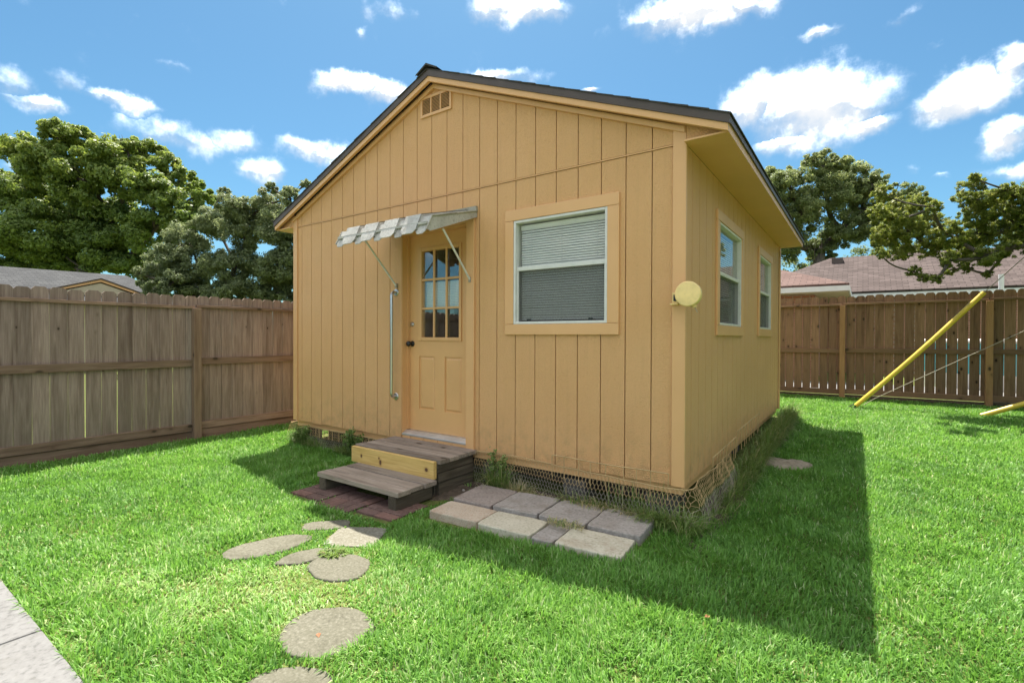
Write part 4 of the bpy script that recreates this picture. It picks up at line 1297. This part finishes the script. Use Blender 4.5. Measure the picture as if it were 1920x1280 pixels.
quad_uv('main_roof', [[(-3.2, 16.4, 2.6), (9.6, 16.4, 2.6), (6.1, 19.9, rz_ - .05), (.0, 19.9, rz_ + .02)],
                      [(9.6, 16.4, 2.6), (9.6, 23.4, 2.6), (6.1, 19.9, rz_ - .05)],
                      [(9.6, 23.4, 2.6), (-3.2, 23.4, 2.6), (.0, 19.9, rz_ + .02), (6.1, 19.9, rz_ - .05)],
                      [(-3.2, 23.4, 2.6), (-3.2, 16.4, 2.6), (.0, 19.9, rz_ + .02)]], M['roof_brown'], hr)
MB().box(-3.1, 9.5, 16.45, 16.49, 2.4, 2.53).build('fascia', M['white_trim'], hr)
MB().box(-2.8, 9.2, 16.9, 23, -.2, 2.5).build('main_wall', M['brick_wall'], hr)
MB().box(.06, .42, 19.25, 19.6, 3.93, 4.14).build('roof_vent', M['drip'], hr)
for k_ in range(7):
    MB().box(-.3 - .04 * k_, .12 - .04 * k_, 19.85, 19.95, rz_, rz_ + .01).v
MB().tube([(3.97, 14.2, -.2), (3.97, 14.2, 2.72)], .055, 12).build('pipe', M['white_trim'], hr)
pool = MB()
n_ = 48
for k in range(n_):
    a, b = 2 * math.pi * k / n_, 2 * math.pi * (k + 1) / n_
    pool.add([(5.4 + 3.2 * math.cos(q), 13.0 + 1.9 * math.sin(q), z_) for q in (a, b) for z_ in (.25, .98)], [(0, 2, 3, 1)])
pl = thing('above_ground_pool', 'teal above ground pool glimpsed through the brown fence gaps', 'pool', (5.4, 13.0, -.15))
pool.build('pool_wall', M['teal'], pl)
rim = MB(); base = MB()
rim.tube([(5.4 + 3.2 * math.cos(q), 13.0 + 1.9 * math.sin(q), 1.0) for q in np.linspace(0, 2 * math.pi, n_ + 1)], .05, 8, False)
rim.build('pool_rim', M['white_trim'], pl)
for k in range(n_):
    a, b = 2 * math.pi * k / n_, 2 * math.pi * (k + 1) / n_
    base.add([(5.4 + 3.22 * math.cos(q), 13.0 + 1.92 * math.sin(q), z_) for q in (a, b) for z_ in (-.2, .25)], [(0, 2, 3, 1)])
base.build('pool_base_band', M['white_trim'], pl)
o = MB().box(-1.5, 12, 9.2, 11.9, -.3, -.088).build('patio', M['concrete'])
o['kind'] = 'structure'

# left: long grey roof with a small gable
hl = thing('grey_roofed_house', 'house with long grey shingle roof and small tan gable behind the grey fence', 'house', (-24, 1, -.2))
quad_uv('roof', [[(-26, -14, 3.50), (-21.0, -14, 2.15), (-21.0, 5.6, 2.22), (-26, 4.75, 3.76)],
                 [(-31, -14, 2.15), (-26, -14, 3.50), (-26, 4.75, 3.76), (-31, 5.6, 2.22)],
                 [(-21.0, 5.6, 2.22), (-31, 5.6, 2.22), (-26, 4.75, 3.76)]], M['roof_grey'], hl)
MB().box(-30.5, -21.5, -13.6, 5.3, -.2, 2.14).build('wall', M['beige_wall'], hl)
gx_ = -22.2
MB().prism([(1.62, 2.1), (3.95, 2.1), (3.95, 2.62), (2.8, 3.02), (1.62, 2.62)], 'x', gx_ - 1.6, gx_).build('gable_wall', M['beige_wall'], hl)
for s in (-1, 1):
    e_ = 2.8 + s * 1.42
    pts = [(2.8, 3.15), (e_, 2.65), (e_, 2.58), (2.8, 3.06)]
    MB().prism(pts if s < 0 else pts[::-1], 'x', gx_ - .02, gx_ + .05).build('gable_rake', M['trim'], hl)
    pts = [(2.8, 3.20), (e_ + s * .06, 2.68), (e_ + s * .06, 2.65), (2.8, 3.152)]
    MB().prism(pts if s < 0 else pts[::-1], 'x', gx_ - 2.2, gx_ + .08).build('gable_roof', M['roof_grey'] if False else M['drip'], hl)

# ------------------------------------------------------------------ trees
def leaf_cloud(name, lobes, per_m2, size, aspect, mat, seed, sub=14, spread=.34, upb=.35, parent=None, top_light=.5, curl=.25, flat=.85, radial=0, grow=1.0):
    rng = np.random.default_rng(seed)
    cen = np.array([l[:3] for l in lobes]); rad = np.array([l[3] for l in lobes]) * grow
    P, Nn, T, D = [], [], [], []
    zmin, zmax = (cen[:, 2] - rad).min(), (cen[:, 2] + rad).max()
    for c, r_ in zip(cen, rad):
        n_ = int(per_m2 * 4 * math.pi * r_ * r_)
        if n_ < 30: n_ = 30
        ns_ = max(5, int(sub * min(3, max(.6, r_ / rad.mean()))))
        d = rng.normal(size=(ns_, 3)); d /= np.linalg.norm(d, axis=1)[:, None]
        sc = c + d * (r_ * rng.uniform(.45, 1.0, ns_))[:, None] * np.array([1, 1, flat])
        sr = r_ * spread * rng.uniform(.6, 1.35, ns_)
        idx = rng.integers(0, ns_, n_)
        dd = rng.normal(size=(n_, 3)); dd /= np.linalg.norm(dd, axis=1)[:, None]
        rr = sr[idx] * rng.uniform(.15, 1.0, n_) ** .55
        p = sc[idx] + dd * rr[:, None] * np.array([1, 1, .75])
        nn = dd * .55 + d[idx] * .35 + rng.normal(size=(n_, 3)) * .55 + np.array([0, 0, upb])
        nn /= np.linalg.norm(nn, axis=1)[:, None]
        P.append(p); Nn.append(nn); D.append(dd * .7 + d[idx] * .5 + np.array([0, 0, .45]) + rng.normal(size=(n_, 3)) * .25)
        base = rng.uniform(-.12, .12, ns_)[idx]
        T.append(np.clip(.42 + base + rng.normal(0, .16, n_) + top_light * ((p[:, 2] - zmin) / (zmax - zmin) - .5) * .6, 0, 1))  # tint lightens with height, painting sunlit tops into the leaf colour
    P = np.concatenate(P); Nn = np.concatenate(Nn); T = np.concatenate(T)
    n_ = len(P)
    a = rng.normal(size=(n_, 3))
    if radial: a = np.cross(Nn, np.concatenate(D))
    u_ = np.cross(Nn, a) * (-1 if radial else 1); u_ /= np.linalg.norm(u_, axis=1)[:, None]
    w__ = np.cross(Nn, u_)
    s = size * rng.uniform(.6, 1.3, n_)[:, None]
    tip = u_ * s - Nn * s * curl
    v = np.stack([P - u_ * s * .9, P + w__ * s * aspect, P + tip, P - w__ * s * aspect], 1).reshape(-1, 3)
    q = np.arange(n_ * 4).reshape(-1, 4)
    me = big_mesh(name, v, quads=q, attrs={'tint': T})
    return link(name, me, mat, parent)

def limb_path(a, b, sag, rr, n=6):
    a, b = Vector(a), Vector(b)
    pts = []
    off = Vector((rr.uniform(-1, 1), rr.uniform(-1, 1), rr.uniform(-.4, .6))) * (b - a).length * .10
    for k in range(n):
        f_ = k / (n - 1)
        p = a.lerp(b, f_) + off * math.sin(math.pi * f_) + Vector((0, 0, -sag)) * math.sin(math.pi * f_)
        pts.append(p)
    return pts

def tree(name, label, cat, base, fork, lobes, leaf, trunk_r, seed, group=None, sag=.2, twigs=2, tip_r=.012, limb_r=None):
    """trunk, then limbs grown lobe to lobe (each from the nearest grown node), thinning outwards"""
    rr = random.Random(seed)
    t_ = thing(name, label, cat, base, group)
    mb = MB()
    b, f_ = Vector(base), Vector(fork)
    mid = b.lerp(f_, .5) + Vector((rr.uniform(-.1, .1), rr.uniform(-.1, .1), 0))
    mb.tube([b - Vector((0, 0, .2)), b + Vector((0, 0, .25)), mid, f_], [trunk_r * 1.35, trunk_r * 1.05, trunk_r * .92, trunk_r * .85], 12)
    nodes = [(f_, -1, 0.0)]                       # position, parent, path length
    for l in sorted(lobes, key=lambda q: (Vector(q[:3]) - f_).length):
        c = Vector(l[:3])
        best = min(range(len(nodes)), key=lambda i_: (nodes[i_][0] - c).length + .45 * nodes[i_][2])
        nodes.append((c, best, nodes[best][2] + (nodes[best][0] - c).length))
    cnt = [1.0] * len(nodes)
    for i_ in range(len(nodes) - 1, 0, -1): cnt[nodes[i_][1]] += cnt[i_]
    tot = cnt[0]
    def rad(i_): return max(tip_r, (limb_r or trunk_r * .8) * math.sqrt(cnt[i_] / tot))
    order = sorted(lobes, key=lambda q: (Vector(q[:3]) - f_).length)
    for i_ in range(1, len(nodes)):
        c, pa, _ = nodes[i_]
        a = nodes[pa][0]
        ln = (c - a).length
        p = limb_path(a, c, sag * ln * .15, rr)
        r1 = rad(i_); r0 = min(rad(pa), r1 * 1.35)
        mb.tube(p, [r0 + (r1 * .8 - r0) * k / 5 for k in range(6)], 7)
        rl = order[i_ - 1][3]
        for k in range(twigs):
            d = Vector((rr.uniform(-1, 1), rr.uniform(-1, 1), rr.uniform(-.4, 1))).normalized() * rl * .85
            mb.tube(limb_path(p[rr.choice((3, 4, 5))], c + d, 0, rr, 4), [tip_r * 1.2, tip_r * .9, tip_r * .6, tip_r * .25], 5)
    mb.build('trunk', M['bark'], t_, smooth=True)
    leaf_cloud('crown', lobes, parent=t_, seed=seed, **leaf)
    return t_

TREE_A = [(-42.91,4.98,12.90,1.45),(-40.94,5.85,13.74,1.22),(-41.04,6.93,13.91,1.05),(-41.43,5.69,11.96,1.71),(-38.56,7.37,12.55,1.42),(-38.48,8.75,13.47,0.91),(-39.26,10.21,13.55,1.18),(-37.63,10.89,12.62,1.09),(-36.75,11.36,11.49,1.09),(-33.96,11.18,10.27,0.83),(-34.33,12.15,10.14,0.50),(-38.26,8.39,11.41,1.73),(-39.81,6.89,10.96,1.71),(-35.92,9.35,10.23,1.56),(-35.19,10.28,9.30,1.44),(-45.91,5.56,10.59,2.02),(-47.12,4.33,11.41,1.17),(-43.29,6.91,9.40,2.18),(-40.58,8.79,9.04,2.11),(-42.68,4.92,7.54,2.06),(-36.66,9.60,7.99,1.73),(-41.05,7.75,7.12,2.08),(-46.20,4.54,6.44,1.81),(-44.06,6.52,6.14,1.83),(-40.27,9.29,6.54,1.65),(-33.89,10.68,8.52,1.15),(-45.84,4.38,13.69,0.71),(-47.74,3.28,11.79,1.62),(-47.24,2.96,8.43,2.12)]
TREE_B = [(-15.99,4.65,5.33,0.53),(-15.59,5.51,5.53,0.62),(-14.34,5.63,5.58,0.42),(-15.20,6.69,6.47,0.19),(-17.74,4.76,5.01,0.68),(-16.30,5.15,4.72,0.84),(-14.87,5.66,4.64,0.82),(-18.58,4.25,4.46,0.68),(-18.55,3.60,3.62,0.66),(-19.45,3.57,3.13,0.60),(-18.16,4.41,3.50,0.86),(-16.52,4.90,3.43,0.91),(-15.18,5.65,3.41,0.90),(-14.73,6.35,4.93,0.62),(-14.03,6.50,3.78,0.72),(-18.52,2.82,3.13,0.25),(-17.79,3.61,2.93,0.54),(-17.35,4.94,6.12,0.22),(-14.78,5.24,5.91,0.21),(-17.75,3.12,2.48,0.45),(-17.92,4.14,2.49,0.66),(-16.29,4.61,2.45,0.71),(-15.66,5.55,2.49,0.73),(-14.67,6.12,2.56,0.65),(-13.89,6.41,2.59,0.54)]
TREE_C = [(-3.58,31.50,11.17,1.01),(-2.51,29.70,9.99,1.25),(-1.02,31.45,11.32,1.08),(-0.08,31.44,11.26,0.69),(0.55,33.24,10.88,1.23),(1.49,32.76,10.17,0.88),(-0.73,31.45,9.43,1.59),(1.09,33.97,9.23,1.31),(-2.01,30.43,8.45,1.45),(0.04,32.62,7.65,1.36),(-2.70,31.78,7.17,1.50),(1.73,32.35,7.55,1.05),(2.90,33.06,9.48,0.87),(3.71,34.16,9.23,0.56),(-1.04,32.50,6.61,0.99),(2.95,34.85,8.66,1.10),(-3.79,28.91,8.39,1.26),(2.14,33.36,6.89,0.79),(-1.49,30.37,11.64,0.37)]
TREE_D = [(1.28,6.21,3.32,0.13),(1.23,5.71,2.93,0.14),(1.54,6.65,3.17,0.17),(1.78,7.04,3.31,0.14),(1.34,6.79,2.78,0.18),(1.61,6.74,2.83,0.21),(1.92,7.21,2.97,0.20),(1.89,6.15,3.03,0.10),(2.13,6.61,2.66,0.20),(1.56,6.96,2.52,0.16),(1.90,6.99,2.54,0.17),(1.25,6.13,2.39,0.09),(2.36,7.49,2.52,0.18),(2.52,7.25,2.73,0.21),(2.51,7.47,3.55,0.16),(2.31,6.75,3.23,0.12),(2.58,6.82,3.18,0.18),(2.83,7.28,3.07,0.18),(2.95,7.03,3.21,0.15),(2.48,6.96,2.97,0.18),(2.87,7.87,2.88,0.21),(3.01,7.28,2.80,0.20),(2.55,6.60,2.29,0.16),(2.83,6.83,2.42,0.14),(2.11,6.47,2.25,0.11),(2.42,7.36,2.23,0.09),(1.68,6.37,2.11,0.08),(1.81,6.38,2.00,0.08),(1.95,6.27,1.96,0.07),(2.23,7.44,2.20,0.08),(2.64,7.11,2.07,0.06),(2.41,6.73,3.51,0.07),(3.15,7.08,2.95,0.21),(3.21,7.12,2.54,0.21),(3.14,7.19,3.30,0.15),(3.66,8.11,2.91,0.26),(1.44,5.98,2.88,0.13),(2.78,6.80,3.30,0.10)]
TREE_E = [(7.25,32.55,5.37,0.83),(8.03,32.51,5.57,1.23),(9.14,35.13,6.70,1.45),(6.63,31.22,4.98,0.54)]
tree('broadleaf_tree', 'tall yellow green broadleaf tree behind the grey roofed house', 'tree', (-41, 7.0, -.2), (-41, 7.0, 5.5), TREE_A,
     dict(per_m2=265, size=.13, aspect=.45, mat=M['leaf_a'], sub=38, spread=.29, top_light=1.0), .34, 5, twigs=3, tip_r=.03)
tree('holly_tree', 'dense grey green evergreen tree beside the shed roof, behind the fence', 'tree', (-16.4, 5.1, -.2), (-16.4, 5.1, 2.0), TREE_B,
     dict(per_m2=1250, size=.056, aspect=.36, mat=M['leaf_b'], sub=44, spread=.29, top_light=.7), .2, 6, twigs=3, tip_r=.012)
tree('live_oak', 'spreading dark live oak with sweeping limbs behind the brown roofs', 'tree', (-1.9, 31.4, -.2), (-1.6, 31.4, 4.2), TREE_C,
     dict(per_m2=380, size=.098, aspect=.34, mat=M['leaf_c'], sub=44, spread=.25, top_light=.7), .42, 7, sag=.9, twigs=4, tip_r=.03)
JD = dict(aspect=.24, mat=M['leaf_d'], sub=60, spread=.19, top_light=.3, upb=.1, radial=1, grow=1.3)
jun = tree('juniper', 'ragged juniper reaching over the brown fence above the yellow guard', 'tree', (5.9, 6.4, -.12), (5.3, 6.7, 2.3), TREE_D,
     dict(per_m2=6000, size=.027, **JD), .2, 8, sag=.35, twigs=5, tip_r=.004, limb_r=.075)
_r = random.Random(12)
top, added_limbs = [], MB()
for k in range(72):                       # unseen extra crown, added to shade the side wall
    z_ = _r.uniform(2.6, 9.0)
    q = 3.0 * (1 - max(0, z_ - 4.5) / 8.0) * math.sqrt(_r.uniform(.1, 1))
    a_ = _r.uniform(0, 6.28)
    c_ = (7.3 + q * math.cos(a_), 3.6 + 1.9 * q * math.sin(a_), z_)
    top.append((*c_, _r.uniform(.8, 1.15)))
    added_limbs.tube(limb_path((6.2 + .1 * z_, 6.0 - .15 * z_, max(1.6, z_ - 1.6)), c_, 0, _r), [.05, .042, .034, .026, .018, .01], 6)
added_limbs.tube([(5.9, 6.4, 1.0), (6.3, 5.9, 2.6), (6.9, 4.8, 5.0), (7.2, 4.0, 8.4)], [.2, .17, .12, .04], 10)
added_limbs.build('limbs', M['bark'], jun)
leaf_cloud('crown', top, 105, .18, .40, M['leaf_d'], 31, sub=24, spread=.36, parent=jun)  # unseen foliage added to keep sky light off the side wall
tree('background_tree', 'dark tree far behind the brown roof, past the juniper', 'tree', (8.2, 32.2, -.2), (8.2, 32.2, 3.0), TREE_E,
     dict(per_m2=110, size=.11, aspect=.36, mat=M['leaf_c'], sub=18), .25, 9)
hb = [(-3.0, 33.5, 5.2, 1.5), (-5.2, 33.8, 5.6, 1.7), (-.8, 34.6, 5.6, 1.3), (1.2, 35, 5.9, 1.2), (3.4, 35.5, 6.2, 1.2), (5.4, 36, 6.2, 1.1), (-2.0, 34, 3.8, 1.4), (.6, 34.6, 4.2, 1.3)]
tree('background_tree', 'low dark tree seen under the live oak limbs', 'tree', (-2, 34, -.2), (-2, 34, 2.0), hb,
     dict(per_m2=90, size=.11, aspect=.36, mat=M['leaf_c'], sub=18, top_light=0), .2, 10)

# ------------------------------------------------------------------ grass, weeds, litter
def blades(P, ang, lean, length, width, tint, name, mat, parent=None, droop=.45):
    """curved three-point blades; P base points (n,3)"""
    n_ = len(P)
    d = np.stack([np.cos(ang), np.sin(ang), np.zeros(n_)], 1)
    s = np.stack([-np.sin(ang), np.cos(ang), np.zeros(n_)], 1)
    upv = np.array([0, 0, 1.0])
    ln = length[:, None]; le = lean[:, None]
    b0 = P
    m_ = P + upv * ln * .55 * np.cos(le * .6) + d * ln * .55 * np.sin(le * .6)
    t_ = m_ + upv * ln * .45 * np.cos(le * (1 + droop)) + d * ln * .45 * np.sin(le * (1 + droop))
    w_ = width[:, None]
    v = np.stack([b0 - s * w_ * .4, b0 + s * w_ * .4, m_ + s * w_ * .5, m_ - s * w_ * .5, t_], 1).reshape(-1, 3)
    i = np.arange(n_)[:, None] * 5
    q = i + np.array([[0, 1, 2, 3]]); t3 = i + np.array([[3, 2, 4]])
    me = big_mesh(name, v, quads=q, tris=t3, attrs={'tint': np.concatenate([tint, tint])})
    return link(name, me, mat, parent)

def scatter(n_, x0, x1, y0, y1, rng):
    return rng.uniform(x0, x1, n_), rng.uniform(y0, y1, n_)

def keep_mask(x, y):
    """where turf grows"""
    k = np.ones(len(x), bool)
    k &= ~((x > -4.95) & (x < .06 + .05 * vnoise(x, y, 6, 2)) & (y > -.05) & (y < 5.0))
    k &= (x > -6.02) & (y < 8.12)
    k &= ~((y < -2.985) & (x < -.60)) & ~((y < -4.35))
    k &= ~((x > -2.93) & (x < -1.86) & (y > -1.0) & (y < 0))
    k &= ~((x > -3.02) & (x < -1.77) & (y > -1.19 - .03 * vnoise(x, y, 9, 8)) & (y < -.4) & (np.abs(((x + 3.0) % .415) - .2) < .196))
    # soil beside the steps and under the netting
    k &= ~((x > -1.9) & (x < -.12) & (y > -.42 - .1 * vnoise(x, y, 5, 4)) & (y < 0) & (vnoise(x, y, 13, 6) < .80))
    rel = np.stack([x - pv.x, y - pv.y], 1)
    uu = rel @ np.array([uD.x, uD.y]); vv = rel @ np.array([vD.x, vD.y])
    k &= ~((uu > .005) & (uu < 1.55) & (vv > -.03) & (vv < .42))
    k &= ~((uu > .03) & (uu < 1.55) & (vv > .4) & (vv < .742))
    for cx, cy, rx, ry, rot in STONES:
        dx, dy_ = x - cx, y - cy
        a = dx * math.cos(rot) + dy_ * math.sin(rot); b = -dx * math.sin(rot) + dy_ * math.cos(rot)
        k &= ((a / rx) ** 2 + (b / ry) ** 2) > .93 + .16 * (vnoise(x, y, 14, 5) - .4)
    dx, dy_ = (x - .36) / .27, (y - 2.12) / .22
    k &= (dx * dx + dy_ * dy_) > .8 + .5 * vnoise(x, y, 12, 7)
    k &= ~((x > .0) & (x < .17 + .14 * vnoise(x, y, 4, 9)) & (y > .2) & (y < 4.8) & (vnoise(x, y, 9, 12) < .72))
    return k

def in_view(x, y, margin=.16):
    dx, dy_ = x - CAM.x, y - CAM.y
    f_ = dx * fw.x + dy_ * fw.y; r_ = dx * rt.x + dy_ * rt.y
    return (f_ > .35) & (np.abs(r_) < f_ * (1.03 + margin) + .4)

def lawn():
    rng = np.random.default_rng(5)
    PX, PY = [], []
    N0 = 2600000
    x, y = scatter(N0, -6.0, 6.2, -4.4, 8.1, rng)
    area = 12.2 * 12.5
    d = np.hypot(x - CAM.x, y - CAM.y)
    dens = np.where(d < 2.6, 17000, np.where(d < 4.2, 13500, np.where(d < 6.5, 8600, 5000)))
    dens = dens * (.62 + .5 * vnoise(x, y, 10, 77))
    k = rng.uniform(0, 1, N0) < dens * area / N0
    x, y, d = x[k], y[k], d[k]
    k = (in_view(x, y) | (in_view(x, y, .75) & (rng.uniform(0, 1, len(x)) < .45)) | (rng.uniform(0, 1, len(x)) < .06)) & keep_mask(x, y)
    x, y, d = x[k], y[k], d[k]
    # thin spots round the stones and worn ground
    dry = np.clip(vnoise(x, y, 1.6, 31) * .6 + vnoise(x, y, 5, 32) * .4, 0, 1)
    near = np.exp(-(((x + 1.5) / 1.1) ** 2 + ((y + 2.3) / .65) ** 2))
    worn = np.clip((dry - .47) * 4, 0, 1) * (.10 + .75 * near)
    k = rng.uniform(0, 1, len(x)) > worn * .6
    x, y, d, worn = x[k], y[k], d[k], worn[k]
    n_ = len(x)
    edge = np.zeros(n_, bool)                 # trodden and trimmed short beside paving
    for a_ in np.linspace(0, 2 * math.pi, 9)[:-1]:
        edge |= ~keep_mask(x + .085 * math.cos(a_), y + .085 * math.sin(a_))
    edge &= (y > -2.95) & (y < -.2) & (x < -1.2)
    z = gz(x, y) - .004
    clump = vnoise(x, y, 7, 41); big = vnoise(x, y, .8, 42)
    far = np.clip((d - 2.5) / 5, 0, 1)
    ln = (.031 + .030 * clump + .014 * big) * rng.uniform(.65, 1.35, n_) * (1 - .45 * worn) * np.where(edge, .55, 1)
    wd = (.0048 + .0022 * rng.uniform(0, 1, n_)) * (1 + .65 * far)
    lean = np.clip(rng.normal(.62, .33, n_), .05, 1.45) + .3 * worn
    ang = rng.uniform(0, 2 * math.pi, n_) * .75 + 2 * math.pi * vnoise(x, y, 3.1, 43)
    tint = np.clip(.27 + .30 * (clump - .5) + .22 * (big - .5) + rng.normal(0, .17, n_) + .30 * worn, 0, .85)
    dead = rng.uniform(0, 1, n_) < (.018 + .24 * worn)
    tint = np.where(dead, rng.uniform(.8, 1, n_), tint)
    o = blades(np.stack([x, y, z], 1), ang, lean, ln, wd, tint, 'lawn_grass', M['grass'])
    tag(o, 'short bright green lawn grass covering the yard', 'grass', kind='stuff')
    return n_
n_lawn = lawn()

def weed(label, cx, cy, rx, ry, n_, lmin, lmax, seed, group='long weeds along the shed foot', lean0=.7, width=.0042, dry=.15, mat='weed', out=None, z0=None):
    rng = np.random.default_rng(seed)
    n_ = int(n_ * 1.5)
    a = rng.uniform(0, 6.283, n_); q = np.sqrt(rng.uniform(0, 1, n_))
    x, y = cx + rx * q * np.cos(a), cy + ry * q * np.sin(a)
    z = gz(x, y) if z0 is None else np.full(n_, z0)
    ang = np.where(rng.uniform(0, 1, n_) < .65, a, rng.uniform(0, 6.283, n_))
    if out is not None:
        ang = np.where(rng.uniform(0, 1, n_) < .7, out + rng.normal(0, .7, n_), ang)
    ln = rng.uniform(lmin, lmax, n_)
    tint = np.clip(rng.normal(.4, .16, n_), 0, .75)
    tint = np.where(rng.uniform(0, 1, n_) < dry, rng.uniform(.8, 1, n_), tint)
    o = blades(np.stack([x, y, z - .005], 1), ang, np.clip(rng.normal(lean0, .3, n_), .05, 1.5), ln, np.full(n_, width * 1.5) * rng.uniform(.7, 1.4, n_), tint, 'weed_clump', M[mat], droop=.8)
    tag(o, label, 'weed', group)
    return o
weed('tall green weed clump beside the deck step, before the netting', -1.58, -.09, .12, .06, 170, .14, .34, 1, dry=.12, lean0=.6)
weed('dry brown straw beside the tall green weed clump', -1.36, -.10, .14, .06, 150, .08, .2, 2, dry=.85, lean0=.9)
weed('drooping grass between netting and the middle grey pavers', -.72, -.10, .22, .05, 130, .10, .26, 3, dry=.35, lean0=1.0, out=-1.9)
weed('matted straw at the back of the smooth grey paver', -.5, -.12, .2, .05, 170, .08, .2, 4, dry=.7, lean0=1.1, out=-1.6)
weed('long green grass at the lawn corner of the shed', -.12, -.14, .18, .07, 230, .12, .28, 5, dry=.1, lean0=.85, out=-2.0)
weed('green blades growing through the netting at the corner', .05, -.16, .1, .1, 120, .1, .26, 6, dry=.12, lean0=.7)
for k, (yy, nn) in enumerate(((.35, 110), (.8, 130), (1.25, 190), (1.75, 210), (2.3, 170), (2.9, 230), (3.5, 230), (4.1, 240), (4.6, 240))):
    nm = ['short dry weeds at the side wall, first beyond the corner', 'sparse weeds under the first side window', 'drooping long grass below the far edge of the first side window',
          'arching long grass along the side wall between the windows', 'weeds by the pale sand patch at the side wall', 'long grass under the near edge of the second side window',
          'arching grass below the middle of the second side window', 'tall weeds below the far edge of the second side window', 'tallest weeds at the far corner of the side wall'][k]
    weed(nm, .15, yy, .10, .28, int(nn * (.8 + .12 * k)), .10, .22 + .035 * k ** .8, 20 + k, dry=.06, lean0=.8, out=0.0, width=.0040)
weed('upright blades against the front wall inside the wire panel', -.3, -.02, .35, .012, 26, .2, .34, 40, dry=.1, lean0=.2)
weed('small bright tuft beside the round stepping stone', -1.62, -1.73, .075, .06, 220, .03, .07, 41, group='tufts between the stepping stones', dry=.03, lean0=.9, width=.006)
weed('dry clippings lying across the cream pavers', -.62, -.62, .14, .05, 110, .03, .08, 42, group='tufts between the stepping stones', dry=.75, lean0=1.35, z0=-.222, width=.003)
weed('dark shaded grass behind the far netting', -4.5, -.06, .35, .05, 380, .08, .2, 44, dry=.05, lean0=.6)
weed('dark shaded grass behind the netting near the step', -3.5, -.08, .4, .05, 380, .08, .18, 45, dry=.05, lean0=.6)
weed('straw litter on the soil before the netting', -1.15, -.14, .6, .08, 500, .04, .13, 46, dry=.75, lean0=1.3)

def broad_weed(label, cx, cy, n_, h, seed):
    rr = random.Random(seed)
    t_ = thing('leafy_weed', label, 'weed', (cx, cy, gzf(cx, cy)), 'leafy weeds along the shed foot')
    mb = MB(); P = []
    for k in range(n_):
        a = rr.uniform(0, 6.28); b = Vector((cx, cy, gzf(cx, cy)))
        tip = b + Vector((math.cos(a) * rr.uniform(.02, .16), -abs(math.sin(a)) * .06, h * rr.uniform(.6, 1.1)))
        pts = [b, b.lerp(tip, .5) + Vector((0, 0, .02)), tip]
        mb.tube(pts, [.003, .0022, .001], 5)
        for q in range(5):
            P.append((*(pts[1].lerp(tip, q / 4)), .03))
    mb.build('stem', M['leaf_b'] if False else M['weed'], t_)
    leaf_cloud('leaf', P, 260, .016, .45, M['weed'], seed, sub=5, spread=.7, parent=t_, grow=1.5)
broad_weed('leafy vine weed climbing the netting beyond the steps', -3.62, -.07, 5, .34, 3)
broad_weed('leafy weed behind the netting near the far shed corner', -4.55, -.08, 5, .22, 5)
broad_weed('single leafy sprig beside the deck step', -1.62, -.05, 2, .36, 7)

lf = MB().add([(-.020, 0, 0), (0, -.011, .004), (.024, 0, .001), (0, .011, .005)], [(0, 1, 2), (0, 2, 3)]).build('dead_leaf', M['dead_leaf'])
lf.location = (-.945, -2.285, gzf(-.945, -2.285) + .0155); lf.rotation_euler = (0, 0, -.5)
tag(lf, 'small reddish brown leaf lying on the round stepping stone', 'leaf', 'dead leaves')
lf2 = MB().add([(-.018, 0, 0), (0, -.010, .004), (.02, 0, .001), (0, .010, .006)], [(0, 1, 2), (0, 2, 3)]).build('dead_leaf', M['dead_leaf'])
lf2.location = (.44, -1.16, gzf(.44, -1.16) + .035); lf2.rotation_euler = (.2, .1, 1.0)
tag(lf2, 'brown leaf lying on the shaded lawn', 'leaf', 'dead leaves')
sc_ = MB().prism([(-.022, -.012), (.020, -.016), (.028, .008), (.004, .020), (-.020, .012)], 'z', 0, .012).build('plastic_scrap', M['red'], None, .002)
sc_.location = (-.845, -.10, gzf(-.845, -.1) + .03); sc_.rotation_euler = (.5, -.3, .4)
tag(sc_, 'small red plastic scrap on the soil behind the pavers', 'litter')
for k, (x, y) in enumerate(((-1.74, -.20), (-1.80, -.30), (-1.66, -.26))):
    o = MB().lathe([(.004, -.006), (.014, 0), (.012, .010), (.004, .014)], (0, 0, 0), (.2, .1, 1), 7).build('pebble', M['paver_grey'] if k else M['white_trim'])
    o.location = (x, y, gzf(x, y) + .016)
    tag(o, ['white pebble on the soil beside the deck step', 'grey pebble on the soil close to the timber side of the step', 'grey pebble on the soil nearest the dark brownish paver'][k], 'pebble', 'pebbles on the bare soil')
